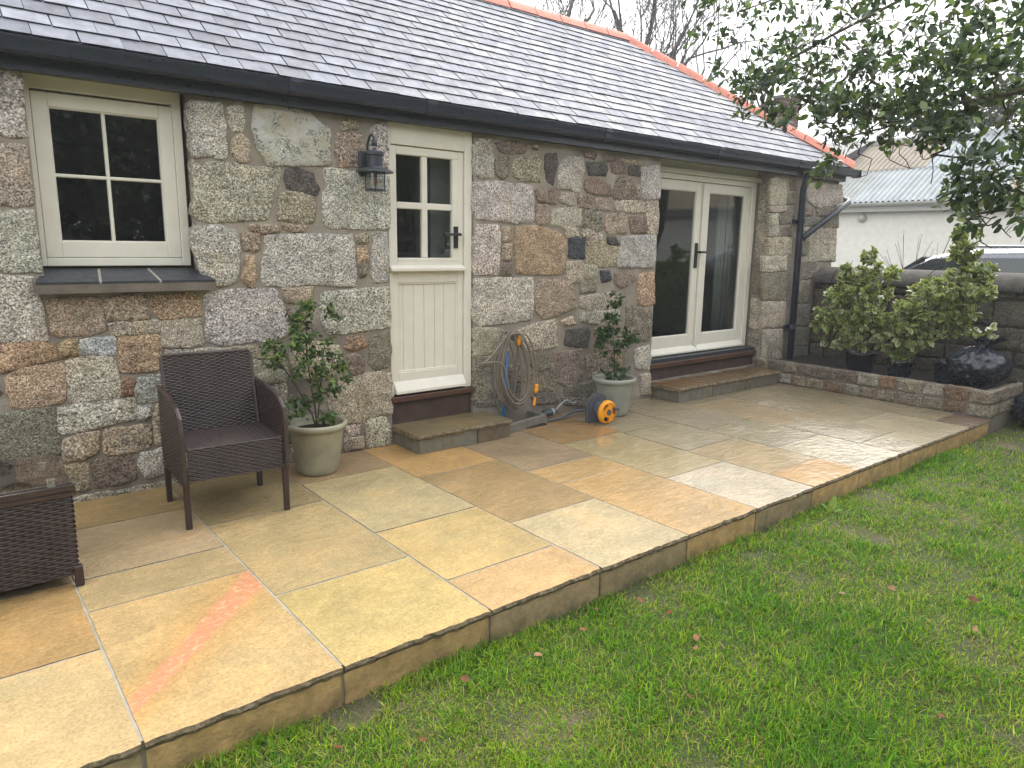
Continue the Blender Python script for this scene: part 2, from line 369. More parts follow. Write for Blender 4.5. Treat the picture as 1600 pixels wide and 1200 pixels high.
# ---------------------------------------------------------------- cottage
cottage = empty('stone_cottage', (4.5, 0, 0)); tag(cottage, 'granite cottage with grey slate roof and cream door and windows', 'cottage')
cottage.location = (0, 0, 0)
XL, XR, YB, ZT = -1.6, 9.5, 3.9, 2.6
WIN = (.51, 1.372, 1.36); DOOR = (2.75, 3.545, .15); FRD = (5.868, 7.955, .155)
mb = MB()
def wseg(x0, x1, z0, z1): mb.box((x0, 0, z0), (x1, .45, z1))
wseg(XL, WIN[0], -.3, ZT); wseg(WIN[0], WIN[1], -.3, WIN[2]); wseg(WIN[1], DOOR[0], -.3, ZT); wseg(DOOR[0], DOOR[1], -.3, DOOR[2])
wseg(DOOR[1], FRD[0], -.3, ZT); wseg(FRD[0], FRD[1], -.3, FRD[2]); wseg(FRD[1], XR, -.3, ZT)
for o in (WIN, DOOR, FRD): wseg(o[0], o[1], 2.5, ZT)
mb.box((XL, YB-.4, -.3), (XR, YB, ZT)); mb.box((XL-.4, 0, -.3), (XL, YB, ZT)); mb.box((XR-.45, .45, -.3), (XR, YB-.4, ZT))
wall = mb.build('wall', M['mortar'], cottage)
# uneven rubble reveal on the right of the glazed doors etc. is built from stones too
SC = {'g': (182, 176, 167), 'w': (180, 166, 146), 't': (172, 152, 124), 'o': (186, 150, 106), 'r': (142, 120, 104), 'd': (92, 86, 84), 'L': (172, 170, 160),
      'b': (178, 184, 196), 'u': (162, 122, 84), 'gb': (170, 166, 162), 'v': (124, 120, 104), 'y': (190, 172, 138), 'm': (138, 126, 106), 'p': (174, 150, 128), 'k': (72, 78, 92), 'to': (186, 156, 116), 'or': (180, 148, 112)}
STONES = """g 0.328,2.457 0.411,2.461 0.5,2.463 0.491,2.26 0.49,2.135 0.379,2.136 0.294,2.131
w 0.288,2.07 0.373,2.078 0.485,2.08 0.486,1.94 0.491,1.837 0.489,1.772 0.414,1.764 0.257,1.765
g 0.252,1.719 0.488,1.728 0.489,1.574 0.492,1.405 0.349,1.399 0.307,1.415 0.222,1.425
g 0.216,1.373 0.45,1.365 0.458,1.333 0.469,1.283 0.484,1.159 0.484,1.006 0.266,1.012 0.181,1.023
o 0.203,0.995 0.263,0.984 0.454,0.989 0.513,0.971 0.537,0.923 0.529,0.894 0.379,0.878 0.276,0.845 0.25,0.848 0.19,0.86
t 0.527,1.237 0.754,1.239 0.781,1.208 0.779,1.04 0.671,1.023 0.557,1.026 0.525,1.042 0.516,1.154
t 0.822,1.24 1.017,1.251 1.038,1.111 0.817,1.105 0.813,1.207
o 1.079,1.241 1.336,1.243 1.352,1.107 1.101,1.099 1.067,1.151
w 0.811,1.065 0.86,1.079 1.094,1.08 1.095,1.009 0.825,1.016
w 1.117,1.073 1.34,1.077 1.348,0.929 1.279,0.902 1.106,0.916 1.103,1.008
o 0.547,0.969 0.588,0.989 0.634,0.992 0.641,0.904 0.546,0.902
b 0.662,0.987 0.703,0.987 0.838,0.991 0.836,0.898 0.661,0.911
o 0.868,0.989 1.087,0.985 1.087,0.906 1.065,0.782 1.019,0.776 0.861,0.784 0.853,0.876
to 0.277,0.806 0.339,0.846 0.532,0.867 0.56,0.834 0.547,0.663 0.524,0.626 0.333,0.621 0.286,0.635 0.278,0.741
w 0.577,0.866 0.648,0.887 0.777,0.879 0.824,0.858 0.837,0.747 0.846,0.63 0.732,0.623 0.578,0.626 0.567,0.653 0.582,0.733 0.567,0.816
u 0.869,0.73 0.922,0.728 0.925,0.674 0.911,0.618 0.861,0.621 0.855,0.675
gb 0.951,0.728 1.074,0.73 1.08,0.627 1.053,0.572 0.946,0.578 0.929,0.645
r 0.196,0.77 0.236,0.756 0.241,0.719 0.187,0.687
v 0.163,0.594 0.224,0.588 0.386,0.606 0.485,0.599 0.483,0.487 0.489,0.362 0.488,0.32 0.359,0.319 0.136,0.336
g 0.512,0.589 0.576,0.597 0.916,0.6 0.913,0.481 0.718,0.459 0.562,0.44 0.505,0.449 0.504,0.525
g 0.937,0.546 1.005,0.548 1.002,0.461 0.934,0.465
y 1.034,0.541 1.067,0.54 1.148,0.537 1.131,0.299 1.029,0.297 1.02,0.399
t 0.524,0.398 0.595,0.414 0.696,0.416 0.696,0.341 0.68,0.294 0.546,0.264 0.521,0.273 0.516,0.344
t 0.742,0.42 0.832,0.424 0.989,0.415 0.99,0.307 0.961,0.267 0.739,0.269 0.729,0.336
t 0.497,0.235 0.544,0.233 0.623,0.233 0.625,0.074 0.564,0.069 0.507,0.081 0.491,0.166
w 0.131,0.284 0.472,0.275 0.468,0.1 0.114,0.114
r 0.663,0.236 0.761,0.233 0.875,0.238 0.89,0.101 0.855,0.071 0.667,0.072 0.66,0.132
g 0.93,0.243 1.053,0.251 1.083,0.201 1.082,0.087 0.947,0.082 0.92,0.155
w 0.385,0.005 0.597,0.026 0.793,0.017 1.139,0.021 1.137,-0.013 0.804,-0.013 0.558,0
t 1.543,0.877 1.634,0.875 1.861,0.862 1.873,0.813 1.837,0.782 1.629,0.795 1.538,0.803
w 1.537,0.775 1.637,0.776 1.817,0.769 1.905,0.771 1.92,0.662 1.878,0.612 1.713,0.615 1.528,0.631
w 1.116,0.892 1.572,0.869 1.578,0.67 1.115,0.676
t 1.113,0.643 1.361,0.632 1.365,0.363 1.106,0.381
g 1.415,0.634 1.645,0.627 1.648,0.344 1.414,0.343
w 1.114,0.336 1.404,0.317 1.411,0.099 1.113,0.097
t 1.454,0.319 1.828,0.299 1.836,0.079 1.459,0.109
w 1.678,0.578 1.888,0.586 1.886,0.347 1.684,0.357
v 1.906,0.354 2.165,0.357 2.195,0.205 1.911,0.162
t 1.895,0.127 2.286,0.131 2.292,0.019 1.904,0.009
g 1.378,2.431 1.558,2.442 1.568,2.337 1.572,2.12 1.537,2.099 1.471,2.12 1.38,2.104 1.37,2.258
g 1.597,2.398 1.626,2.442 1.686,2.454 1.699,2.377 1.682,2.295 1.625,2.285 1.606,2.333
y 1.621,2.226 1.675,2.261 1.713,2.235 1.716,2.116 1.666,2.094 1.617,2.141 1.61,2.183
L 1.774,2.453 1.901,2.473 2.146,2.451 2.222,2.379 2.292,2.365 2.284,2.135 2.132,2.109 1.996,2.103 1.836,2.091 1.821,2.15 1.769,2.197 1.759,2.341
w 1.368,2.046 1.485,2.071 1.789,2.065 1.919,2.084 1.91,1.981 1.864,1.908 1.818,1.736 1.574,1.719 1.462,1.707 1.371,1.725 1.337,1.762 1.37,1.889
d 1.965,2.056 2.034,2.084 2.15,2.061 2.168,1.998 2.201,1.945 2.184,1.911 2.095,1.92 2.046,1.936 1.97,1.949 1.954,2.011
t 1.92,1.893 1.968,1.918 2.065,1.919 2.153,1.887 2.159,1.794 2.137,1.728 2.057,1.716 1.893,1.738 1.893,1.829
g 2.247,2.086 2.376,2.096 2.504,2.077 2.749,2.075 2.753,1.697 2.526,1.691 2.248,1.698 2.224,1.74 2.229,1.89 2.253,1.994
p 2.348,2.338 2.533,2.353 2.552,2.251 2.527,2.136 2.356,2.122 2.333,2.195
t 2.377,2.428 2.504,2.452 2.513,2.393 2.385,2.374
g 2.622,2.419 2.734,2.45 2.748,2.308 2.745,2.152 2.649,2.145 2.607,2.275
t 1.692,1.688 1.806,1.686 1.891,1.693 1.894,1.657 1.786,1.645 1.713,1.661
t 1.915,1.703 1.978,1.709 2.105,1.685 2.084,1.661 2.005,1.655 1.928,1.676
g 1.334,1.661 1.503,1.678 1.613,1.633 1.621,1.527 1.6,1.403 1.587,1.331 1.506,1.297 1.453,1.291 1.381,1.361 1.364,1.482 1.327,1.551
p 1.644,1.629 1.757,1.631 1.757,1.546 1.724,1.523 1.656,1.527
o 1.668,1.487 1.718,1.487 1.715,1.347 1.697,1.283 1.666,1.293 1.637,1.339 1.654,1.411
g 1.803,1.619 1.955,1.631 2.436,1.636 2.455,1.524 2.459,1.28 2.349,1.278 2.099,1.303 1.998,1.286 1.796,1.299 1.769,1.328 1.78,1.447 1.798,1.519
t 2.48,1.641 2.569,1.648 2.579,1.594 2.49,1.583
o 2.489,1.549 2.561,1.554 2.558,1.454 2.497,1.445
m 2.496,1.435 2.558,1.439 2.544,1.344 2.505,1.334
g 2.614,1.655 2.729,1.662 2.727,1.3 2.617,1.297 2.596,1.384 2.606,1.535
g 1.39,1.238 1.583,1.259 1.841,1.257 1.877,1.204 1.928,1.05 1.944,0.972 1.883,0.928 1.824,0.913 1.636,0.921 1.517,0.902 1.456,0.907 1.384,0.944 1.388,1.078
t 1.908,1.255 2.118,1.264 2.111,1.206 2.033,1.16 1.924,1.174
r 1.931,1.117 2.031,1.122 2.059,1.062 2.024,0.967 1.966,1.009
g 2.199,1.223 2.402,1.236 2.732,1.248 2.744,0.954 2.338,0.927 2.23,0.929 2.196,0.996 2.18,1.145
u 2.38,0.884 2.504,0.885 2.536,0.821 2.444,0.786 2.367,0.813
r 2.387,0.749 2.455,0.759 2.516,0.697 2.496,0.614 2.439,0.599 2.356,0.649 2.364,0.71
m 2.572,0.87 2.713,0.903 2.747,0.805 2.726,0.645 2.613,0.629 2.561,0.682
w 2.238,0.552 2.437,0.58 2.611,0.602 2.74,0.579 2.745,0.263 2.614,0.265 2.459,0.226 2.239,0.283 2.218,0.409
w 1.949,0.846 2.123,0.872 2.313,0.827 2.33,0.682 2.197,0.593 2.01,0.623 1.933,0.72
w 2.34,0.203 2.464,0.205 2.445,0.126 2.348,0.121
w 2.514,0.228 2.682,0.235 2.731,0.123 2.717,-0.007 2.53,0.014
t 2.337,0.103 2.488,0.099 2.486,0.027 2.335,0.022
g 3.587,2.422 3.71,2.439 3.732,2.3 3.727,2.137 3.609,2.123 3.55,2.155 3.542,2.364
r 3.764,2.409 3.899,2.433 4.095,2.425 4.075,2.371 3.901,2.345 3.805,2.357
m 3.772,2.293 3.901,2.299 3.89,2.179 3.836,2.134 3.781,2.151 3.76,2.221
t 3.978,2.295 4.199,2.35 4.251,2.312 4.264,2.141 4.074,2.134 3.946,2.172 3.951,2.236
d 4.317,2.361 4.437,2.387 4.455,2.318 4.427,2.228 4.408,2.123 4.346,2.146 4.313,2.252
g 4.509,2.322 4.594,2.362 4.77,2.383 4.784,2.243 4.735,2.08 4.478,2.11 4.474,2.21
d 4.821,2.336 5.056,2.355 5.094,2.311 5.071,2.252 4.859,2.248
r 5.143,2.356 5.321,2.37 5.344,2.295 5.165,2.287
d 5.386,2.345 5.533,2.363 5.559,2.274 5.4,2.281
r 4.812,2.176 4.996,2.212 5.156,2.14 5.169,2.075 4.935,2.074 4.807,2.108
r 5.24,2.228 5.439,2.247 5.491,2.172 5.48,2.056 5.198,2.047 5.209,2.155
g 5.581,2.348 5.83,2.392 5.873,2.233 5.866,2.075 5.623,2.057 5.584,2.19
t 5.509,2.173 5.565,2.189 5.583,2.067 5.528,2.052
r 4.719,2.423 4.933,2.425 4.918,2.392 4.802,2.397
r 5.018,2.419 5.21,2.42 5.194,2.389 5.055,2.385
t 5.264,2.416 5.577,2.413 5.541,2.386 5.319,2.388
m 4.138,2.435 4.24,2.437 4.226,2.406 4.168,2.411
g 3.544,2.074 3.795,2.1 4.147,2.09 4.179,2.017 4.192,1.799 3.982,1.776 3.732,1.795 3.572,1.805 3.533,1.86
r 4.214,2.056 4.448,2.081 4.473,2.043 4.453,1.964 4.239,1.971
w 4.512,2.051 4.655,2.053 4.674,1.975 4.627,1.956 4.499,1.983
r 4.72,2.034 4.885,2.054 4.914,1.986 4.874,1.938 4.74,1.955
p 4.946,2.023 5.111,2.019 5.167,1.962 5.151,1.938 4.977,1.936
w 5.218,2 5.325,2.024 5.645,2.02 5.661,1.934 5.48,1.933 5.232,1.929
w 5.682,2.035 5.838,2.055 5.87,1.917 5.864,1.737 5.725,1.734 5.707,1.848
p 4.218,1.931 4.338,1.937 4.358,1.804 4.26,1.762 4.221,1.811
w 4.409,1.895 4.612,1.926 4.776,1.91 4.782,1.783 4.587,1.76 4.397,1.778
m 4.792,1.911 5.03,1.897 5.056,1.755 4.92,1.704 4.782,1.771
p 5.119,1.877 5.369,1.91 5.391,1.727 5.146,1.715 5.09,1.768
r 5.438,1.864 5.656,1.877 5.686,1.733 5.475,1.735
w 4.571,1.748 4.717,1.752 4.737,1.677 4.606,1.675
w 4.783,1.748 5.023,1.719 5.079,1.66 4.888,1.662 4.786,1.69
g 3.572,1.738 3.801,1.744 3.816,1.649 3.806,1.347 3.575,1.339 3.549,1.382 3.554,1.623
t 3.849,1.73 3.933,1.737 3.935,1.629 3.858,1.623
t 3.851,1.585 3.936,1.597 3.938,1.455 3.846,1.466
m 3.833,1.418 3.939,1.428 3.948,1.334 3.835,1.336
or 3.983,1.728 4.246,1.751 4.462,1.706 4.575,1.663 4.581,1.513 4.555,1.338 4.258,1.336 4.005,1.356 3.988,1.488
k 4.632,1.652 4.821,1.655 4.83,1.472 4.63,1.484
t 4.872,1.644 5.044,1.659 5.136,1.588 5.299,1.577 5.255,1.404 5.058,1.399 4.866,1.43
d 5.132,1.661 5.257,1.675 5.297,1.608 5.153,1.606
g 5.348,1.677 5.827,1.705 5.852,1.518 5.843,1.387 5.292,1.397 5.312,1.528
w 4.6,1.431 4.798,1.436 4.853,1.346 4.807,1.251 4.623,1.266
w 4.85,1.406 5.006,1.393 5.01,1.308 4.872,1.31
k 5.061,1.344 5.186,1.349 5.209,1.268 5.085,1.245
r 5.26,1.323 5.522,1.332 5.565,1.268 5.362,1.183 5.266,1.235
o 5.639,1.318 5.838,1.322 5.873,1.01 5.744,0.989 5.622,1.02 5.598,1.216
g 3.562,1.292 3.877,1.302 4.191,1.297 4.204,1.097 4.178,0.937 3.827,0.911 3.578,0.914 3.538,0.982
p 4.26,1.268 4.462,1.275 4.673,1.248 4.733,1.018 4.489,0.957 4.332,0.941 4.252,1.003
m 4.804,1.302 4.977,1.288 5.001,1.167 4.794,1.161
w 4.797,1.106 4.986,1.118 5.2,1.124 5.407,1.067 5.356,0.979 4.923,0.979 4.8,1.027
w 4.803,0.966 5.065,0.96 5.339,0.954 5.326,0.865 4.929,0.855 4.807,0.892
m 5.45,0.988 5.806,0.96 5.838,0.811 5.812,0.623 5.631,0.636 5.468,0.727
d 4.626,0.793 4.914,0.806 4.942,0.773 4.914,0.631 4.767,0.636 4.615,0.672
w 4.06,0.84 4.271,0.886 4.491,0.903 4.508,0.668 4.372,0.648 4.124,0.662 4.002,0.798
w 3.552,0.883 3.814,0.867 3.885,0.829 3.874,0.659 3.553,0.652
m 5.003,0.788 5.16,0.874 5.273,0.829 5.266,0.636 5.117,0.673 5.011,0.63
m 3.554,0.53 3.691,0.539 3.804,0.517 3.821,0.377 3.794,0.265 3.555,0.294
m 4.217,0.619 4.373,0.63 4.41,0.47 4.284,0.446 4.205,0.49
r 4.47,0.598 4.838,0.593 4.864,0.415 4.817,0.292 4.614,0.277 4.429,0.383
m 4.893,0.526 5.253,0.547 5.283,0.361 5.194,0.291 4.92,0.333
u 5.271,0.558 5.383,0.562 5.414,0.388 5.302,0.346
g 5.599,0.532 5.817,0.569 5.859,0.429 5.837,0.307 5.631,0.354
w 5.718,0.264 5.861,0.263 5.89,0.036 5.735,0.041
m 4.176,0.421 4.348,0.428 4.513,0.313 4.5,0.228 4.227,0.26
v 4.615,0.252 4.853,0.263 5.14,0.258 5.128,0.154 4.86,0.121 4.635,0.174
m 4.197,0.239 4.517,0.214 4.553,0.122 4.261,0.147
v 4.585,0.155 4.914,0.102 5.15,0.086 5.154,0.019 4.934,0.047 4.621,0.088
m 3.949,0.526 4.083,0.525 4.116,0.38 3.966,0.373
m 3.58,0.639 3.817,0.618 3.804,0.54 3.595,0.559
v 3.893,0.369 4.072,0.338 4.09,0.204 3.911,0.203
v 3.556,0.282 3.823,0.249 3.831,0.184 3.556,0.214
y 4.557,0.894 4.704,0.922 4.74,0.859 4.591,0.856
m 5.03,0.616 5.23,0.62 5.243,0.56 5.033,0.565
w 7.881,2.398 8.07,2.41 8.22,2.364 8.25,2.177 8.224,2.119 7.926,2.106 7.886,2.251
m 8.284,2.411 8.43,2.415 8.45,2.302 8.32,2.304
m 8.256,2.253 8.419,2.262 8.42,2.147 8.276,2.131
w 8.679,2.393 8.889,2.416 9.568,2.428 9.633,2.225 9.307,2.148 8.942,2.132 8.733,2.201
w 7.896,2.076 8.264,2.097 8.271,2.05 7.921,2.026
m 8.114,2.025 8.456,2.048 8.46,1.917 8.134,1.897
m 8.655,2.1 8.907,2.11 8.884,2.02 8.671,2.012
m 8.965,2.118 9.249,2.125 9.547,2.117 9.562,2.045 8.983,2.023
v 8.678,1.973 9.089,1.997 9.106,1.906 8.693,1.884
m 9.15,1.999 9.565,2.029 9.594,1.889 9.173,1.877
v 8.198,1.832 8.412,1.867 8.45,1.751 8.212,1.746
w 7.908,1.993 8.082,2 8.121,1.754 7.947,1.741
w 8.699,1.855 9.536,1.856 9.575,1.667 8.891,1.658 8.699,1.745
v 8.669,1.695 8.803,1.707 8.836,1.526 8.7,1.515
w 7.934,1.712 8.324,1.729 8.44,1.701 8.47,1.524 7.964,1.513
w 8.875,1.637 9.569,1.645 9.599,1.443 8.91,1.444
w 7.837,1.489 8.372,1.497 8.372,1.33 7.861,1.321
m 7.865,1.293 8.434,1.286 8.435,0.947 7.912,0.98
w 7.931,0.936 8.438,0.932 8.462,0.616 7.948,0.646
w 7.969,0.587 8.413,0.574 8.444,0.207 8.009,0.23
m 8.661,1.431 9.131,1.415 9.018,1.217 8.671,1.208
m 8.648,1.179 8.994,1.187 9.015,0.91 8.663,0.923
v 8.642,0.879 9.024,0.864 9.072,0.596 8.658,0.62
v 8.666,0.574 9.112,0.547 9.153,0.322 8.674,0.358
v 8.679,0.326 9.159,0.289 9.195,0.093 8.682,0.14"""
def smooth_poly(p, it=2):
    for _ in range(it):
        q = []
        for a, b in zip(p, p[1:]+p[:1]):
            L = math.hypot(b[0]-a[0], b[1]-a[1]); k = min(.25, .011/max(L, 1e-4))
            q += [(a[0]+(b[0]-a[0])*k, a[1]+(b[1]-a[1])*k), (b[0]-(b[0]-a[0])*k, b[1]-(b[1]-a[1])*k)]
        p = q
    return p
def resample(p, step):
    out = []
    for a, b in zip(p, p[1:]+p[:1]):
        L = math.hypot(b[0]-a[0], b[1]-a[1]); n = max(1, int(round(L/step)))
        for i in range(n): out.append((a[0]+(b[0]-a[0])*i/n, a[1]+(b[1]-a[1])*i/n))
    return out
def stone_mesh(poly, h=.022, amp=.012, step=.02, seed=0, jit=.011, toout=lambda a, d, b: (a, d, b)):
    cx = sum(p[0] for p in poly)/len(poly); cz = sum(p[1] for p in poly)/len(poly)
    q = resample(smooth_poly(poly), step)
    q2 = []
    for x, z in q:
        v = Vector((x*17, z*17, seed)); w = Vector((x*60, z*60, seed+4))
        q2.append((x+jit*mnoise.noise(v)+.45*jit*mnoise.noise(w), z+jit*mnoise.noise(v+Vector((9, 5, 1)))+.45*jit*mnoise.noise(w+Vector((3, 3, 3)))))
    q = q2; n = len(q)
    size = math.sqrt(max(1e-4, abs(sum(a[0]*b[1]-b[0]*a[1] for a, b in zip(q, q[1:]+q[:1])))/2))
    rings = [(1.0, .03), (1.0, -h*.25), (1-.01/size, -h*.75), (1-.03/size, -h), (.72, -h*1.15), (.45, -h*1.2), (.2, -h*1.2)]
    V = []; F = []
    for k, (s, d) in enumerate(rings):
        s = max(s, .2 if k < 6 else .1)
        for x, z in q:
            X = cx+(x-cx)*s; Z = cz+(z-cz)*s; dd = d
            if k >= 2:
                dd -= amp*(mnoise.noise(Vector((X*9, Z*9, seed)))+.6*mnoise.noise(Vector((X*24, Z*24, seed+7))))*(1 if k > 2 else .5)
            V.append(toout(X, dd, Z))
    V.append(toout(cx, -h*1.2, cz))
    for k in range(len(rings)-1):
        for i in range(n): F.append((k*n+i, k*n+(i+1) % n, (k+1)*n+(i+1) % n, (k+1)*n+i))
    c = len(V)-1; k = len(rings)-1
    for i in range(n): F.append((k*n+i, k*n+(i+1) % n, c))
    return V, F
def grow_poly(p, e):
    ar = sum(a[0]*b[1]-b[0]*a[1] for a, b in zip(p, p[1:]+p[:1])); sg = 1 if ar > 0 else -1; q = []
    for a, b, c in zip(p[-1:]+p[:-1], p, p[1:]+p[:1]):
        d1 = Vector((b[0]-a[0], b[1]-a[1])).normalized(); d2 = Vector((c[0]-b[0], c[1]-b[1])).normalized(); n1 = Vector((d1.y, -d1.x)); n2 = Vector((d2.y, -d2.x)); n = (n1+n2)
        n = n.normalized()*min(1.6, 2/max(.6, n.length))*.75 if n.length > .1 else n1; q.append((b[0]+sg*n.x*e, b[1]+sg*n.y*e))
    return q
def add_stone(poly, cls, parent, idx, h=None, name='stone', toout=lambda a, d, b: (a, d, b), dim=1.0):
    V, F = stone_mesh(poly, h if h else random.uniform(.009, .018), .011 if cls in 'gwLv' else .011, seed=idx*3.7, toout=toout)
    m = MB(); m.add(V, F); r, g, b = SC[cls]; k = random.uniform(.93, 1.12)*dim; j = lambda: random.uniform(.96, 1.04)
    lc = lin(r, g, b, k); gy = sum(lc)/3; lc = tuple((gy*.42+q*.58)*w_ for q, w_ in zip(lc, (1.02, 1.0, .93)))
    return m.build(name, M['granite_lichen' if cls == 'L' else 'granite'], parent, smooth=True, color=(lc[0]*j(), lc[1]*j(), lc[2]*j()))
si = 0
for l in STONES.strip().splitlines():
    p = l.split(); poly = [tuple(map(float, q.split(','))) for q in p[1:]]
    poly = grow_poly(poly, .021 if (3.6 < poly[0][0] < 5.7 and p[0] in 'mwvrp') else .018)
    if p[0] == 'k' : add_stone(poly, 'k', wall, si, h=.012)
    else: add_stone(poly, p[0], wall, si)
    si += 1
# the wall carries on to the left of the picture: coursed rubble
z = 0.01
while z < 2.4:
    hh = random.uniform(.16, .34); hh = min(hh, 2.44-z); x = -1.55
    while x < .02:
        ww = random.uniform(.22, .5); x1 = min(x+ww, .07)
        if x1-x > .08:
            j = lambda: random.uniform(-.012, .012)
            add_stone([(x+j(), z+j()), (x1-.04+j(), z+j()), (x1-.03+j(), z+hh-.04+j()), (x+j(), z+hh-.03+j())], random.choice('gwgtow'), wall, si); si += 1
        x = x1
    z += hh
# stones in the reveals (left-facing sides of window and glazed-door openings)
def reveal(xp, y0, zlist, cls):
    global si
    for (za, zb), c in zip(zlist, cls):
        def to(a, d, b, xp=xp): return (xp+d, a, b)
        add_stone([(y0[0], za), (y0[1], za+.01), (y0[1], zb-.012), (y0[0], zb)], c, wall, si, h=.01, toout=to); si += 1
reveal(WIN[1], (.005, .115), [(1.42, 1.80), (1.84, 2.1), (2.13, 2.44)], 'gwg')
reveal(FRD[1], (.01, .19), [(.2, .55), (.59, 1.0), (1.03, 1.42), (1.46, 1.9), (1.93, 2.42)], 'mwmww')
# interior: floor, ceiling, partition walls, seen dimly through the panes
mb = MB(); mb.box((XL, .45, .30), (XR-.45, YB-.4, .36)); mb.build('interior_floor', M['interior_dark'], cottage)
mb = MB(); mb.box((XL, .45, 2.5), (XR-.45, YB-.4, 2.58)); mb.build('ceiling', M['interior_wall'], cottage)
mb = MB(); mb.box((2.2, .46, .36), (2.3, YB-.4, 2.5)); mb.box((3.62, .47, .36), (3.72, YB-.4, 2.5)); mb.box((8.3, .46, .36), (8.4, YB-.4, 2.5)); mb.build('partition', M['interior_wall'], cottage)
mb = MB()
for x in np.arange(7.5, 7.9, .04): mb.tube([(x, .42+.015*math.sin(x*90), .39), (x, .42+.015*math.sin(x*90), 2.45)], .026, 6)
mb.build('curtain', M['interior_wall'], cottage, smooth=True)
mb = MB(); mb.box((3.25, .2, .4), (3.54, .44, 2.48)); mb.build('inner_jamb', M['interior_wall'], cottage)

# ---------------------------------------------------------------- roof
EY, EZ, PT = -.1, 2.638, math.radians(38.1)
cp, sp_ = math.cos(PT), math.sin(PT)
SL = 2.52; RX = 7.28; RY, RZ = EY+SL*cp, EZ+SL*sp_; HX = 9.54
def rp(u, s, n=0.): return (u, EY+s*cp-n*sp_, EZ+s*sp_+n*cp)
mb = MB(); x0 = XL-.5; YE2 = 2*RY-EY
mb.add([(x0, EY, EZ), (HX, EY, EZ), (RX, RY, RZ), (x0, RY, RZ), (HX, YE2, EZ), (x0, YE2, EZ), (x0, EY, EZ-.02), (HX, EY, EZ-.02), (HX, YE2, EZ-.02), (x0, YE2, EZ-.02)],
       [(0, 1, 2, 3), (1, 4, 2), (4, 5, 3, 2), (5, 0, 3), (0, 6, 7, 1), (1, 7, 8, 4), (4, 8, 9, 5), (5, 9, 6, 0), (6, 9, 8, 7)])
roof = mb.build('roof', M['slate'], cottage)
GA, SWD, SLN, TH = .143, .2215, .31, .0085
def clip(poly, k, c):      # keep u + k*s <= c
    out = []
    for a, b in zip(poly, poly[1:]+poly[:1]):
        da, db = a[0]+k*a[1]-c, b[0]+k*b[1]-c
        if da <= 0: out.append(a)
        if da*db < 0: t_ = da/(da-db); out.append((a[0]+(b[0]-a[0])*t_, a[1]+(b[1]-a[1])*t_))
    return out
kk = (HX-RX)/SL
slates = []
for c in range(int(SL/GA)+1):
    s0 = c*GA-.035; off = (c % 2)*SWD/2; u = x0+off
    while u < HX:
        du = random.uniform(-.003, .003)
        a, b = u+.003+du, u+SWD-.003+du; e = random.uniform(-.006, .005); s1 = min(s0+SLN, SL-.005)
        nb_ = 4; bot = [(a+(b-a)*i/nb_, s0+e+random.uniform(-.0022, .0022)) for i in range(nb_+1)]
        poly = bot+[(b, s1), (a, s1)]
        poly = clip(poly, kk, HX-.02)
        if len(poly) > 2 and s1-s0 > .05: slates.append((poly, s0, random.uniform(0, .003), random.uniform(-.0022, .0022)))
        u += SWD
def slate_geo(m, poly, s0, lift, tw):
    n = len(poly); uc = sum(p[0] for p in poly)/n
    def nn(u, s): return .0035+.019*(1-(s-s0)/SLN)+lift*(1-(s-s0)/SLN)+tw*(u-uc)/.2
    m.add([rp(u, s, nn(u, s)+TH) for u, s in poly]+[rp(u, s, nn(u, s)) for u, s in poly],
          [tuple(range(n)), tuple(range(2*n-1, n-1, -1))]+[(i, n+i, n+(i+1) % n, (i+1) % n) for i in range(n)])
def sdist(sl):
    cx_ = sum(p[0] for p in sl[0])/len(sl[0]); q = Vector(rp(cx_, sl[1])); d = (q-CAM)
    cz_ = d.dot(fw); px = 800+1115*d.dot(rt)/cz_ if cz_ > .1 else 1e5; py = 600-1115*d.dot(up)/cz_ if cz_ > .1 else -1e5
    vis = -30 < px < 1630 and py > -15
    return d.length + (0 if vis else 1000)
slates.sort(key=sdist)
RN = Vector((0, -sp_, cp))
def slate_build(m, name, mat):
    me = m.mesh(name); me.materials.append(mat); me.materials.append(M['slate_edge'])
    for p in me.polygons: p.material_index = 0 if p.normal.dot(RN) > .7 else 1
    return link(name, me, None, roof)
for sl in slates[:300]:
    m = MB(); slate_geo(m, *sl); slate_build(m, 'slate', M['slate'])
t = NT('slate_far'); wn_ = t.voro(4.6, vec=t.mapv(t.pos(), scale=(1, 1.55, 1.55)), out='Color')
r_ = t.xyz(wn_, 0); c = t.mix(r_, lin(96, 98, 106), lin(132, 134, 142)); c = t.mix(1., c, t.mr(t.noise(8, 5, .65), .3, .7, .75, 1.3), 'MULTIPLY')
t.P(Base_Color=c, Roughness=t.mr(r_, 0, 1, .5, .8)); t.b.inputs['Specular IOR Level'].default_value = .22; M['slate_far'] = t.m
m = MB()
for sl in slates[300:]: slate_geo(m, *sl)
tag(slate_build(m, 'slate_courses', M['slate_far']), kind='stuff')
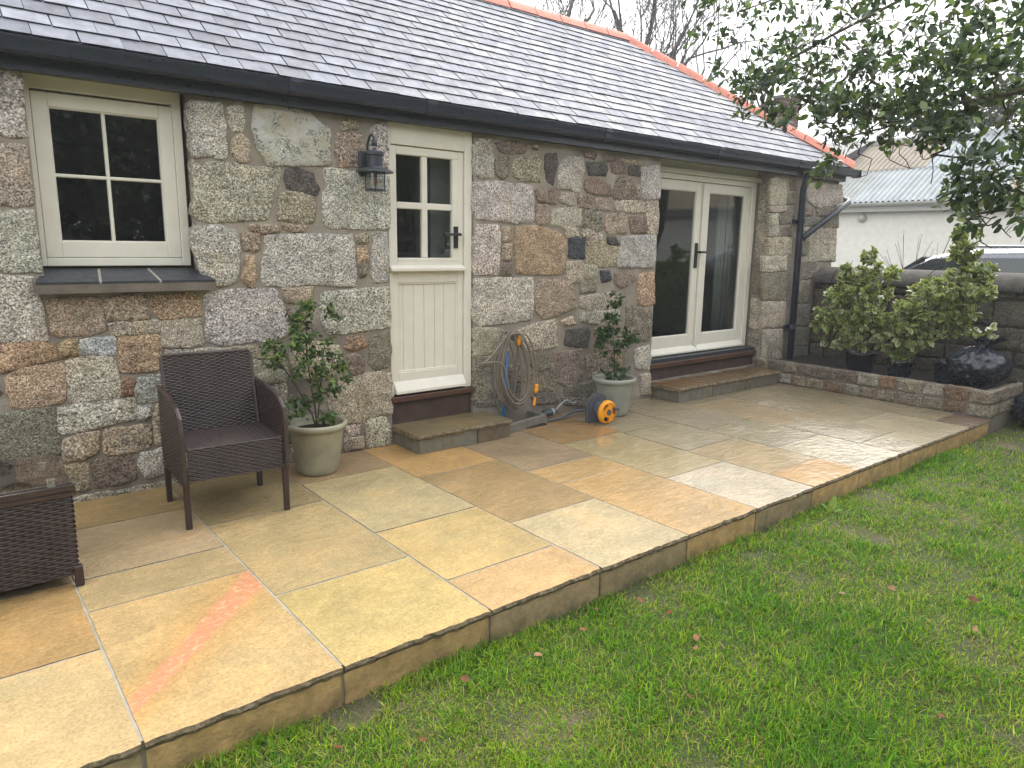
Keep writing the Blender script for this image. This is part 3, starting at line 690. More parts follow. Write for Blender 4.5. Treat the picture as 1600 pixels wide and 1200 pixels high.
# terracotta ridge and hip tiles on a mortar bed
def ridge_run(A, B, n, bedw=.13):
    A, B = Vector(A), Vector(B); d = (B-A).normalized(); L = (B-A).length; sx = d.cross(Vector((0, 0, 1))).normalized(); uz = sx.cross(d).normalized()
    m = MB(); m.add([A+sx*bedw-uz*.085, A+uz*.03, A-sx*bedw-uz*.085, B+sx*bedw-uz*.085, B+uz*.03, B-sx*bedw-uz*.085], [(0, 1, 4, 3), (1, 2, 5, 4), (0, 2, 1), (3, 4, 5)])
    m.build('ridge_mortar', M['grout'], roof)
    for i in range(n):
        m = MB(); p0 = A+d*(L*i/n+.007); p1 = A+d*(L*(i+1)/n-.007); dz = random.uniform(-.006, .006)
        prof = [(-1.25, -.062), (-.9, -.02), (-.5, .032), (0, .05), (.5, .032), (.9, -.02), (1.25, -.062)]
        o_ = [sx*(a*.085)+uz*(b+.035+dz) for a, b in prof]; ii = [sx*(a*.07)+uz*(b+.02+dz) for a, b in prof]; k = len(prof)
        m.add([p0+q for q in o_]+[p1+q for q in o_]+[p0+q for q in ii]+[p1+q for q in ii],
              [(i_, i_+1, k+i_+1, k+i_) for i_ in range(k-1)]+[(2*k+i_, 3*k+i_, 3*k+i_+1, 2*k+i_+1) for i_ in range(k-1)]
              +[(i_, 2*k+i_, 2*k+i_+1, i_+1) for i_ in range(k-1)]+[(k+i_, k+i_+1, 3*k+i_+1, 3*k+i_) for i_ in range(k-1)]+[(0, k, 3*k, 2*k), (k-1, 3*k-1, 4*k-1, 2*k-1)])
        m.build('ridge_tile', M['terracotta'], roof, angle=40)
ridge_run((x0, RY, RZ), (RX, RY, RZ), 24); ridge_run((RX, RY, RZ), (HX+.02, EY-.02, EZ+.01), 9, .1)

# fascia, gutter, brackets, downpipes
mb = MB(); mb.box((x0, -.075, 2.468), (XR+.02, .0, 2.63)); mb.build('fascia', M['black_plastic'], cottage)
GP = [(-.085, 2.612), (-.085, 2.545), (-.1, 2.53), (-.165, 2.53), (-.185, 2.545), (-.19, 2.585), (-.2, 2.6), (-.2, 2.618), (-.193, 2.618), (-.183, 2.6), (-.178, 2.55), (-.16, 2.537), (-.103, 2.537), (-.092, 2.548), (-.092, 2.612)]
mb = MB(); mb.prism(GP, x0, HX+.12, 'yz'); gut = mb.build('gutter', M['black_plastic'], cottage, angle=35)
for xx in (-.2, 1.98, 3.02, 4.9, 6.6, 8.2):
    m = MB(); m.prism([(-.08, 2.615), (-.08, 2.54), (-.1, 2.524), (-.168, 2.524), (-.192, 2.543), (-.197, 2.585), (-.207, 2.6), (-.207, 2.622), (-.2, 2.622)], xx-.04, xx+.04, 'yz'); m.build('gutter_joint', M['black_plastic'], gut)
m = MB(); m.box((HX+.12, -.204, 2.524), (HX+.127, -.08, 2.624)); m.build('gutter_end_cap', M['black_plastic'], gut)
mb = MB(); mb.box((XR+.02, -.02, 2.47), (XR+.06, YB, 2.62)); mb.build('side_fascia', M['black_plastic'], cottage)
DX = 8.49
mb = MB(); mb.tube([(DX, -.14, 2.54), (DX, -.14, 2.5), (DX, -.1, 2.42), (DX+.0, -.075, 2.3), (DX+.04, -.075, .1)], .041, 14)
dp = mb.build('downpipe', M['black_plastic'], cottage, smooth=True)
for zz in (1.93, .62):
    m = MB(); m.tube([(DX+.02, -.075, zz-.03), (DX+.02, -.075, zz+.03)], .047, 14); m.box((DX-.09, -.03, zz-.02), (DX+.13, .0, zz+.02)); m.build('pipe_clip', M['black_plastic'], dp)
mb = MB(); mb.tube([(DX+.06, -.09, 1.73), (9.62, -.09, 2.21), (9.68, -.06, 2.235), (9.7, .05, 2.27), (9.66, .2, 2.34)], .036, 12); mb.build('branch_pipe', M['lantern_metal'], cottage, smooth=True)

# ---------------------------------------------------------------- window, stable door, glazed doors
CP = M['cream_paint']
def ring(x0, x1, z0, z1, w, y0, y1, wb=None, wt=None, c=.004):
    wb = w if wb is None else wb; wt = w if wt is None else wt; m = MB()
    m.box((x0, y0, z0), (x0+w, y1, z1), c); m.box((x1-w, y0, z0), (x1, y1, z1), c)
    m.box((x0+w, y0+.001, z0), (x1-w, y1, z0+wb), c); m.box((x0+w, y0+.001, z1-wt), (x1-w, y1, z1), c); return m
win = empty('window', (.93, .12, 1.42), cottage); win.location = (0, 0, 0)
ring(.493, 1.345, 1.423, 2.5, .052, .115, .2, .048, .085).build('window_frame', CP, win)
ring(.5475, 1.2915, 1.4735, 2.403, .08, .120, .17, .095, .078).build('casement', CP, win)
ring(.6255, 1.2135, 1.5665, 2.327, .009, .128, .165, c=.003).build('glazing_bead', CP, win)
mb = MB(); mb.box((.898, .13, 1.568), (.918, .162, 2.325), .005); mb.box((.628, .1305, 1.937), (1.211, .161, 1.957), .005); mb.build('glazing_bar', CP, win)
for xa, xb in ((.63, .9), (.916, 1.21)):
    for za, zb in ((1.57, 1.939), (1.955, 2.322)):
        m = MB(); m.box((xa, .144, za), (xb, .15, zb)); m.build('pane', M['window_glass'], win)
m = MB(); m.box((1.175, .152, 1.64), (1.195, .17, 1.72), .004); m.build('catch', M['black_iron'], win)
# slate-tiled sill
sill = empty('window_sill', (0, 0, 0), cottage)
mb = MB(); mb.add([(.45, -.1, 1.275), (1.43, -.1, 1.275), (1.43, 0, 1.285), (.45, 0, 1.285), (.45, -.1, 1.33), (1.43, -.1, 1.33), (1.43, 0, 1.361), (.45, 0, 1.361)],
                  [(0, 3, 2, 1), (4, 5, 6, 7), (0, 1, 5, 4), (1, 2, 6, 5), (2, 3, 7, 6), (3, 0, 4, 7)])
mb.add([(.515, 0, 1.3), (1.355, 0, 1.3), (1.355, .19, 1.38), (.515, .19, 1.38), (.515, 0, 1.3605), (1.355, 0, 1.3605), (1.355, .19, 1.423), (.515, .19, 1.423)],
       [(0, 3, 2, 1), (4, 5, 6, 7), (0, 1, 5, 4), (1, 2, 6, 5), (2, 3, 7, 6), (3, 0, 4, 7)])
mb.build('sill_bed', M['sill_mortar'], sill)
for a0, a1, b0, b1 in ((.455, .77, .52, .80), (.782, 1.095, .812, 1.075), (1.107, 1.425, 1.087, 1.35)):
    m = MB(); zf = lambda y: 1.341+.31*(y+.1)
    P_ = [(a0, -.102), (a1, -.102), (b1, .108), (b0, .108)]
    m.add([(x, y, zf(y)) for x, y in P_]+[(x, y, zf(y)-.012) for x, y in P_], [(0, 1, 2, 3), (7, 6, 5, 4), (0, 4, 5, 1), (1, 5, 6, 2), (2, 6, 7, 3), (3, 7, 4, 0)])
    m.build('sill_tile', M['slate_tile'], sill)

for xf, xb in ((.776, .806), (1.101, 1.081)):
    m = MB(); m.add([(xf-.007, -.1015, 1.342), (xf+.007, -.1015, 1.342), (xb+.007, .107, 1.407), (xb-.007, .107, 1.407), (xf-.007, -.1015, 1.33), (xf+.007, -.1015, 1.33), (xb+.007, .107, 1.395), (xb-.007, .107, 1.395)], [(0, 1, 2, 3), (7, 6, 5, 4), (0, 4, 5, 1), (1, 5, 6, 2), (2, 6, 7, 3), (3, 7, 4, 0)]); m.build('sill_joint', M['grout'], sill)
door = empty('stable_door', (0, 0, 0), cottage)
mb = MB(); mb.box((2.69, .015, .385), (2.785, .12, 2.5), .004); mb.box((3.462, .015, .385), (3.535, .12, 2.5), .004); mb.box((2.785, .016, 2.318), (3.462, .12, 2.5), .004)
mb.build('door_frame', CP, door)
YD = .032
ring(2.788, 3.459, 1.383, 2.314, .052, YD, .08, .09, .045).build('upper_leaf', CP, door)
mb = MB(); mb.box((2.84, YD-.002, 1.45), (3.407, YD+.04, 1.476), .004); mb.box((3.353, YD+.0015, 1.474), (3.408, YD+.04, 2.27), .004); mb.box((2.8395, YD-.0015, 2.25), (3.4065, YD+.04, 2.29), .006)
mb.box((3.068, YD+.001, 1.476), (3.119, YD+.04, 2.25), .006); mb.box((2.841, YD+.0025, 1.85), (3.352, YD+.04, 1.9), .006); mb.build('glazing_bar', CP, door)
for xa, xb in ((2.84, 3.07), (3.117, 3.355)):
    for za, zb in ((1.474, 1.853), (1.897, 2.252)):
        m = MB(); m.box((xa, YD+.025, za), (xb, YD+.031, zb)); m.build('pane', M['window_glass'], door)
mb = MB(); mb.add([(2.76, YD, 1.42), (3.45, YD, 1.42), (3.45, -.025, 1.395), (2.76, -.025, 1.395), (2.76, YD, 1.376), (3.45, YD, 1.376), (3.45, -.025, 1.376), (2.76, -.025, 1.376)],
                  [(0, 1, 2, 3), (4, 7, 6, 5), (0, 4, 5, 1), (1, 5, 6, 2), (2, 6, 7, 3), (3, 7, 4, 0)]); mb.build('drip_rail', CP, door)
ring(2.788, 3.459, .425, 1.376, .052, YD, .08, .145, .095).build('lower_leaf', CP, door)
xb_ = [2.84, 2.893, 2.988, 3.087, 3.188, 3.278, 3.407]
for a, b in zip(xb_, xb_[1:]):
    m = MB(); m.box((a+.0012, YD+.018, .572), (b-.0012, YD+.035, 1.28), .003); m.build('board', CP, door)
ring(2.84, 3.407, .57, 1.281, .012, YD+.006, YD+.03, c=.003).build('panel_bead', CP, door)
mb = MB(); mb.add([(2.787, YD, .5), (3.46, YD, .5), (3.46, -.02, .425), (2.787, -.02, .425), (2.787, YD, .405), (3.46, YD, .405), (3.46, -.02, .405), (2.787, -.02, .405)],
                  [(0, 1, 2, 3), (4, 7, 6, 5), (0, 4, 5, 1), (1, 5, 6, 2), (2, 6, 7, 3), (3, 7, 4, 0)]); mb.build('weather_bar', CP, door)
m = MB(); m.box((3.362, YD-.012, 1.555), (3.404, YD-.0005, 1.728), .003); m.tube([(3.384, YD-.01, 1.664), (3.384, YD-.06, 1.664)], .012, 10)
m.tube([(3.395, YD-.06, 1.664), (3.36, YD-.064, 1.665), (3.3, YD-.06, 1.663), (3.235, YD-.056, 1.66)], [.013, .0125, .011, .012], 10); m.build('handle', M['black_iron'], door, smooth=False)
mb = MB(); mb.box((2.74, -.02, .338), (3.56, .12, .384), .006); mb.build('threshold', M['brown_timber'], door)
mb = MB(); mb.box((2.752, .03, .15), (3.54, .1, .338)); mb.build('riser', M['brown_render'], door)

fd = empty('glazed_double_door', (0, 0, 0), cottage); YF = .2
mb = MB(); mb.box((5.9, YF, .385), (5.985, YF+.1, 2.37), .004); mb.box((7.832, YF, .385), (7.915, YF+.1, 2.37), .004); mb.box((5.985, YF+.001, 2.312), (7.832, YF+.1, 2.37), .004)
mb.box((5.9, YF-.035, 2.372), (7.95, YF+.1, 2.425), .005); mb.box((5.9, YF+.01, 2.427), (7.94, YF+.1, 2.52)); mb.build('door_frame', CP, fd)
for xa, xb in ((5.987, 6.896), (6.905, 7.83)):
    lf = ring(xa, xb, .41, 2.308, .118, YF+.022, YF+.07, .19, .105).build('door_leaf', CP, fd)
    m = MB(); m.box((xa+.112, YF+.045, .595), (xb-.112, YF+.052, 2.206)); m.build('pane', M['window_glass'], lf)
    ring(xa+.112, xb-.112, .594, 2.208, .012, YF+.03, YF+.064, c=.004).build('glazing_bead', CP, lf)
    m = MB(); m.add([(xa, YF+.022, .47), (xb, YF+.022, .47), (xb, YF-.025, .415), (xa, YF-.025, .415), (xa, YF+.022, .398), (xb, YF+.022, .398), (xb, YF-.025, .398), (xa, YF-.025, .398)],
                    [(0, 1, 2, 3), (4, 7, 6, 5), (0, 4, 5, 1), (1, 5, 6, 2), (2, 6, 7, 3), (3, 7, 4, 0)]); m.build('weather_bar', CP, lf)
m = MB(); m.box((6.875, YF-.003, .46), (6.925, YF+.0215, 2.3), .005); m.build('meeting_bead', CP, fd)
m = MB(); m.box((6.795, YF+.008, 1.36), (6.845, YF+.0215, 1.64), .003); m.tube([(6.82, YF+.01, 1.54), (6.82, YF-.05, 1.54)], .013, 10)
m.tube([(6.81, YF-.05, 1.54), (6.86, YF-.054, 1.541), (6.915, YF-.05, 1.54)], [.013, .012, .012], 10)
m.tube([(6.73, YF+.09, 1.54), (6.62, YF+.09, 1.54)], .011, 8); m.build('handle', M['black_iron'], fd)
mb = MB(); mb.box((5.88, YF-.12, .345), (7.95, YF+.1, .384)); mb.build('door_sill', M['slate_tile'], fd)
mb = MB(); mb.box((5.872, YF-.15, .29), (7.952, YF+.1, .344), .006); mb.build('threshold', M['brown_timber'], fd)
mb = MB(); mb.box((5.872, .1, .155), (7.952, YF, .29)); mb.build('riser', M['brown_render'], fd)

# ---------------------------------------------------------------- patio
patio = MB(); patio.box((-2.2, -2.575, -.25), (7.86, 0, -.003)); patio = patio.build('patio', M['grout']); tag(patio, kind='structure')
CX = [-1.72, -1.02, -.32, .37, 1.065, 1.77, 2.47, 3.17, 3.855, 4.535, 5.21, 5.92, 6.62, 7.32, 7.84]
SLABS = [
 [(0, -.85, (200, 175, 130)), (-.85, -1.9, (205, 182, 132)), (-1.9, -2.6, (214, 180, 120))],
 [(0, -1.2, (196, 170, 120)), (-1.2, -1.9, (212, 186, 130)), (-1.9, -2.6, (210, 180, 126))],
 [(0, -.52, (190, 168, 120)), (-.52, -1.2, (186, 160, 118)), (-1.2, -1.905, (208, 168, 106)), (-1.905, -2.6, (224, 194, 140))],
 [(0, -.5, (196, 166, 112)), (-.5, -1.205, (208, 182, 140)), (-1.205, -1.555, (206, 180, 128)), (-1.555, -2.6, (224, 190, 130))],
 [(0, -.87, (178, 158, 112)), (-.87, -1.895, (208, 182, 128)), (-1.895, -2.6, (224, 196, 126))],
 [(0, -.51, (186, 156, 116)), (-.51, -1.525, (204, 184, 136)), (-1.525, -2.24, (216, 186, 122)), (-2.24, -2.6, (222, 182, 124))],
 [(0, -.848, (220, 176, 110)), (-.848, -1.858, (190, 158, 104)), (-1.858, -2.6, (220, 198, 152))],
 [(0, -1.178, (174, 150, 116)), (-1.178, -1.518, (206, 168, 106)), (-1.518, -2.6, (210, 170, 106))],
 [(0, -.818, (186, 146, 90)), (-.818, -1.875, (192, 170, 120)), (-1.875, -2.6, (214, 198, 170))],
 [(0, -.85, (170, 152, 118)), (-.85, -1.53, (168, 152, 118)), (-1.53, -2.252, (182, 156, 108)), (-2.252, -2.6, (200, 154, 84))],
 [(0, -1.2, (166, 150, 118)), (-1.2, -1.9, (164, 150, 116)), (-1.9, -2.6, (184, 170, 138))],
 [(0, -.52, (160, 144, 112)), (-.52, -1.535, (176, 152, 108)), (-1.535, -2.25, (168, 152, 118)), (-2.25, -2.6, (180, 164, 130))],
 [(0, -.85, (162, 146, 114)), (-.85, -1.88, (166, 150, 116)), (-1.88, -2.6, (172, 156, 122))],
 [(0, -1.2, (158, 144, 112)), (-1.2, -2.28, (164, 150, 118)), (-2.28, -2.6, (128, 104, 84))]]
def slab_geo(x0, x1, y0, y1, z1=.0, th=.032, front=False, j=.004, frontonly=True):
    e = .0055; q = resample([(x0+e, y0+e), (x1-e, y0+e), (x1-e, y1-e), (x0+e, y1-e)], .03); top = []; bot = []; mid = []
    sd_ = random.uniform(0, 99)
    for x, y in q:
        f = front and y < y0+.012; jj = j*(2.3 if f else .55)
        n1 = Vector((x*22, y*22, sd_)); n2 = Vector((x*70, y*70, sd_))
        dx = jj*(mnoise.noise(n1)+.6*mnoise.noise(n2)); dy = jj*(mnoise.noise(n1+Vector((7, 7, 7)))+.6*mnoise.noise(n2+Vector((2, 9, 2))))
        dz = .0012*mnoise.noise(n1+Vector((1, 2, 3)))
        top.append((x+dx, y+dy, z1+dz))
        o_ = (-.006-.008*mnoise.noise(n2+Vector((5, 1, 1)))) if f else 0
        mid.append((x+dx, y+dy+o_, z1-th*.45)); bot.append((x+dx, y+dy+(.005+.012*mnoise.noise(n1*1.7) if f else 0), z1-th))
    m = MB(); n = len(q)
    m.add(top+mid+bot, [tuple(range(n)), tuple(range(3*n-1, 2*n-1, -1))]+[(i, n+i, n+(i+1) % n, (i+1) % n) for i in range(n)]+[(n+i, 2*n+i, 2*n+(i+1) % n, n+(i+1) % n) for i in range(n)])
    return m
def slab_build(m, name, mat, parent, color):
    me = m.mesh(name); me.materials.append(mat); me.materials.append(M['slab_edge'])
    for p in me.polygons: p.material_index = 0 if p.normal.z > .8 else 1
    return link(name, me, None, parent, color=color)
for c, col in enumerate(SLABS):
    for y0, y1, rgb in col:
        wk = max(0, min(1, (c-6)/3)); rgb = lin(*rgb, .56+.24*wk+(.06 if 4 < c < 8 else 0)); gy = sum(rgb)/3; rgb = tuple(q*(.96-.06*wk)+gy*(.04+.06*wk) for q in rgb)  # columns to the right lightened: wet sky sheen put into slab colour
        m = slab_geo(CX[c], CX[c+1], y1, y0, random.uniform(-.002, .002), front=(y1 < -2.5))
        slab_build(m, 'paving_slab', M['sandstone_band'] if (c == 3 and y1 < -2.5) else M['sandstone'], patio, rgb)
for a, b in zip(CX, CX[1:]):
    m = slab_geo(0, b-a, 0, .14, j=.002); k = lin(*random.choice([(160, 132, 88), (150, 128, 96), (168, 138, 92), (140, 122, 92)]), 1.1)
    m2 = MB(); m2.box((a+.007, -2.588, -.26), (b-.007, -2.573, -.036), .003); m2.build('riser_slab', M['riser_stone'], patio, color=k)

# steps
def step(name, label, x0, x1, y1, z, xj, cols, rj, rc):
    s = empty(name, ((x0+x1)/2, y1, 0)); L = s.location.copy(); tag(s, label, 'step')
    m = MB(); m.box((x0+.045, y1+.04, -.01), (x1-.03, .02, z-.034)); o = m.build('core', M['concrete'], s, loc=-L)
    xx = [x0]+xj+[x1]
    for a, b, c in zip(xx, xx[1:], cols):
        m = slab_geo(a, b, y1, .04, z, .034, front=True, j=.005); slab_build(m, 'tread_slab', M['sandstone'], s, lin(*c, .6)).location = -L
    xx = [x0+.03]+rj+[x1-.01]
    for a, b, c in zip(xx, xx[1:], rc):
        m = MB(); m.box((a+.004, y1+.022, .0), (b-.004, y1+.038, z-.035), .003); m.build('riser_slab', M['riser_stone'], s, loc=-L, color=lin(*c, .56))
    m = MB(); m.box((x0+.028, y1+.04, .0), (x0+.044, .0, z-.035), .003); m.build('side_slab', M['riser_stone'], s, loc=-L, color=lin(*rc[0], .56))
step('stone_step', 'single sandstone step with ragged edge below the cream stable door', 2.74, 3.67, -.4, .152, [], [(150, 134, 98)], [3.32], [(142, 138, 118), (132, 116, 90)])
step('stone_step', 'long wet sandstone step below the glazed double doors', 5.88, 7.815, -.385, .155, [6.55, 7.2], [(160, 122, 72), (150, 124, 84), (148, 126, 88)], [6.5, 7.12], [(140, 134, 116), (134, 128, 110), (130, 124, 106)])

# raised bed: low wall of small granite blocks, soil
bed = empty('planter_wall', (7.83, -1.5, 0)); tag(bed, 'low two-course granite block wall edging the raised bed', 'planter wall')
BO = -bed.location
mb = MB(); mb.box((7.845, -2.575, -.2), (8.0, .0, .225)); mb.box((8.0, -2.575, -.2), (8.75, -2.43, .225)); core = mb.build('core', M['sill_mortar'], bed, loc=BO)
def bedface(axis):
    global si
    ln = (-2.58, -.02) if axis == 'y' else (7.84, 8.72)
    for ci, (z0, z1) in enumerate(((.012, .118), (.145, .262))):
        a = ln[0]
        while a < ln[1]-.05:
            w = random.uniform(.17, .27); b = min(a+w, ln[1]); j = lambda: random.uniform(-.008, .008)
            poly = [(a+.006+j(), z0-.004+j()), (b-.006+j(), z0-.004+j()), (b-.007+j(), z1+.006+j()), (a+.007+j(), z1+.006+j())]
            to = (lambda p, d, q: (7.845+d, p, q)) if axis == 'y' else (lambda p, d, q: (p, -2.575+d, q))
            cl = random.choice(['t', 't', 'r', 'w', 'w', 't', 'u', 'm']) if b < 8 else 't'
            add_stone(poly, cl, bed, si, h=.014, name='granite_block', toout=to, dim=.6).location = BO; si += 1
            a = b
bedface('y'); bedface('x')
mb = MB(); n = 40     # rough mortared top
for i in range(n):
    y0, y1 = -2.59+2.6*i/n, -2.59+2.6*(i+1)/n; h0 = .262+.012*mnoise.noise(Vector((y0*5, 0, 0))); h1 = .262+.012*mnoise.noise(Vector((y1*5, 0, 0)))
    mb.add([(7.832, y0, .235), (8.0, y0, .235), (8.0, y0, h0-.01), (7.84, y0, h0), (7.832, y1, .235), (8.0, y1, .235), (8.0, y1, h1-.01), (7.84, y1, h1)], [(3, 2, 6, 7), (0, 3, 7, 4), (2, 1, 5, 6)])
mb.build('top_bed', M['sill_mortar'], bed, loc=BO)
mb = MB(); mb.box((8.001, -2.429, -.2), (9.06, -.001, .2)); tag(mb.build('bed_soil', M['dark_bed_soil']), kind='structure')

# boundary wall with rounded coping running from the cottage towards the viewer's right
bw = empty('boundary_wall', (9.25, -4, 0)); tag(bw, 'dark mossy garden wall with rounded coping behind the potted shrubs', 'wall'); BW = -bw.location
mb = MB(); mb.box((9.06, -12, -.3), (9.44, -.03, 1.2)); mb.build('core', M['wall_moss'], bw, loc=BW)
z = -.1
while z < 1.1:
    hh = random.uniform(.16, .3); y = -6.5; z1 = min(z+hh, 1.17)
    while y < -.06:
        w = random.uniform(.22, .55); y1 = min(y+w, -.04); j = lambda: random.uniform(-.015, .015)
        if y1-y > .1:
            add_stone([(y+.01+j(), z+j()), (y1-.01+j(), z+j()), (y1-.015+j(), z1-.02+j()), (y+.015+j(), z1-.02+j())], random.choice('vmvmr'), bw, si, h=.02, toout=lambda p, d, q: (9.06+d, p, q), dim=.42).location = BW; si += 1
        y = y1
    z += hh
a = -12.
while a < -.1:
    b = min(a+random.uniform(.9, 1.5), -.05); m = MB(); prof = []
    for k in range(13):
        an = math.pi*k/12; prof.append((9.25-.26*math.cos(an), 1.19+.18*math.sin(an)))
    prof += [(9.5, 1.17), (9.0, 1.17)]
    m.prism(prof, a+.006, b-.006, 'xz'); m.build('coping_stone', M['coping'], bw, angle=40, loc=BW); a = b

# ================================================================== THINGS
def weave(m, P, U, Vv, strand=.0105, pitch=.03, amp=.0035):
    """woven panel: flat strands running along U, stacked along V, each passing over and under hidden uprights"""
    P, U, Vv = Vector(P), Vector(U), Vector(Vv); N = U.cross(Vv).normalized(); lu, lv = U.length, Vv.length
    n = max(2, int(lv/strand)); k = max(4, int(lu/pitch*4)); uu, vv = U/lu, Vv/lv; s = lv/n
    V = []; F = []
    for i in range(n):
        ph = (i % 2)*math.pi; o = len(V)
        for j in range(k+1):
            a = lu*j/k; h = amp*math.sin(a/pitch*math.pi+ph); c = P+uu*a+vv*(s*(i+.5))+N*h
            V += [c-vv*s*.47-N*.0012, c+N*.0012, c+vv*s*.47-N*.0012]
        for j in range(k):
            b = o+j*3; F += [(b, b+3, b+4, b+1), (b+1, b+4, b+5, b+2)]
    m.add(V, F)
def back_board(m, P, U, Vv, N, t=.006):
    P, U, Vv, N = map(Vector, (P, U, Vv, N)); q = [P, P+U, P+U+Vv, P+Vv]
    m.add(q+[a-N*t for a in q], [(0, 1, 2, 3), (7, 6, 5, 4), (0, 4, 5, 1), (1, 5, 6, 2), (2, 6, 7, 3), (3, 7, 4, 0)])

# wicker armchair
ch = empty('wicker_armchair', (1.265, -.6, 0), rz=math.radians(-3)); tag(ch, 'dark brown woven rattan armchair against the stone wall', 'armchair')
WK = M['wicker']
for x, y, zt in ((-.275, -.27, .3), (.275, -.27, .3), (-.275, .26, .3), (.275, .26, .3)):
    m = MB(); m.box((x-.016, y-.016, 0), (x+.016, y+.016, zt), .004); m.build('leg', M['wicker_leg'], ch)
m = MB()                                  # seat: top and front apron, sides
weave(m, (-.26, -.275, .455), (.52, 0, 0), (0, .5, .0)); back_board(m, (-.26, -.275, .448), (.52, 0, 0), (0, .5, 0), (0, 0, 1))
weave(m, (-.26, -.281, .27), (.52, 0, 0), (0, 0, .188)); back_board(m, (-.26, -.272, .27), (.52, 0, 0), (0, 0, .175), (0, -1, 0))
m.tube([(-.26, -.278, .457), (.26, -.278, .457)], .006, 6)
m.build('seat', WK, ch)
m = MB(); bt = (0, .115, .45); bN = Vector((1, 0, 0)).cross(Vector(bt)).normalized()
weave(m, (-.258, .155, .455), (.516, 0, 0), bt); back_board(m, Vector((-.258, .155, .455))-bN*.008, (.516, 0, 0), bt, bN, .02)
weave(m, Vector((.258, .155, .455))-bN*.035, (-.516, 0, 0), bt)
q0, q1 = Vector((-.26, .162, .455)), Vector((-.26, .162, .455))+Vector(bt)
q2, q3 = q1+Vector((.52, 0, 0)), q0+Vector((.52, 0, 0)); m.tube([q0, q1-Vector((0, .004, .015)), q1+Vector((.012, 0, 0)), q2-Vector((.012, 0, 0)), q2-Vector((0, .004, .015)), q3], .012, 8)
m.build('backrest', WK, ch)
for sx in (-1, 1):
    m = MB(); x = sx*.283; A = Vector((x, .27, .25)); n = 14
    prof = [(-.285, .25), (-.285, .56), (-.27, .62), (-.2, .665), (-.08, .69), (.1, .71), (.27, .715), (.27, .25)]
    m.prism(prof, x-.009, x+.009, 'yz')
    # strands laid over both faces
    for zz in np.arange(.256, .70, .0105):
        yl, yr_ = -.283, .268
        if zz > .56: yl = np.interp(zz, [.56, .62, .665, .69, .71], [-.283, -.268, -.2, -.08, .1])
        k = max(3, int((yr_-yl)/.0075)); ph = int(round(zz/.0105)) % 2*math.pi
        for fs in (-1, 1):
            V = []; F = []
            for j in range(k+1):
                yy = yl+(yr_-yl)*j/k; h = .0105+.003*math.sin(yy/.03*math.pi+ph)
                V += [(x+fs*(h-.001), yy, zz-.0048), (x+fs*(h+.001), yy, zz), (x+fs*(h-.001), yy, zz+.0048)]
            for j in range(k): b = j*3; F += [(b, b+3, b+4, b+1), (b+1, b+4, b+5, b+2)]
            m.add(V, F)
    m.tube([(x, -.287, .26), (x, -.287, .56), (x, -.27, .625), (x, -.2, .67), (x, -.08, .696), (x, .1, .716), (x, .272, .72)], .014, 8)
    m.build('arm', WK, ch, fix=False)
# wicker table at the left edge
tb = empty('wicker_table', (-.1, -.98, 0)); tag(tb, 'dark brown woven table with clear glass top at the left edge', 'table')
hx, hy = .49, .265
m = MB(); weave(m, (-hx, -hy-.004, .055), (2*hx, 0, 0), (.0, -.004, .415), .012, .032, .0045); back_board(m, (-hx, -hy+.006, .055), (2*hx, 0, 0), (0, 0, .41), (0, -1, 0)); m.build('front_panel', WK, tb)
m = MB(); weave(m, (hx+.004, -hy, .055), (0, 2*hy, 0), (.004, 0, .415), .012, .032, .0045); back_board(m, (hx-.006, -hy, .055), (0, 2*hy, 0), (0, 0, .41), (1, 0, 0)); m.build('side_panel', WK, tb)
m = MB(); back_board(m, (-hx, hy, .055), (2*hx, 0, 0), (0, 0, .41), (0, 1, 0)); back_board(m, (-hx, -hy, .055), (0, 2*hy, 0), (0, 0, .41), (-1, 0, 0)); back_board(m, (-hx, -hy, .462), (2*hx, 0, 0), (0, 2*hy, 0), (0, 0, 1)); m.build('body', WK, tb)
m = MB(); r = .017; e = .012
m.tube([(-hx-e, -hy-e, .478), (hx+e, -hy-e, .478), (hx+e, hy+e, .478), (-hx-e, hy+e, .478)], r, 10, closed=True)
m.tube([(-hx-e, -hy-e-.004, .452), (hx+e+.004, -hy-e-.004, .452), (hx+e+.004, hy+e, .452), (-hx-e, hy+e, .452)], .012, 8, closed=True); m.build('rim', WK, tb, smooth=True)
for sx, sy in ((1, -1), (1, 1), (-1, -1), (-1, 1)):
    m = MB(); m.box((sx*hx-.018, sy*hy-.018, 0), (sx*hx+.018, sy*hy+.018, .1), .004); m.build('leg', M['wicker_leg'], tb)
m = MB(); m.box((-hx-.01, -hy-.01, .498), (hx+.01, hy+.01, .504), .002); m.build('glass_top', M['window_glass'], tb)
for x, y in ((.43, -.16), (.43, .16), (-.43, -.16), (-.43, .16)):
    m = MB(); m.lathe([(0, .462), (.016, .462), (.016, .496), (.02, .497), (.0, .4975)], (x, y, 0), 14); m.build('glass_pad', M['cream_disc'], tb)

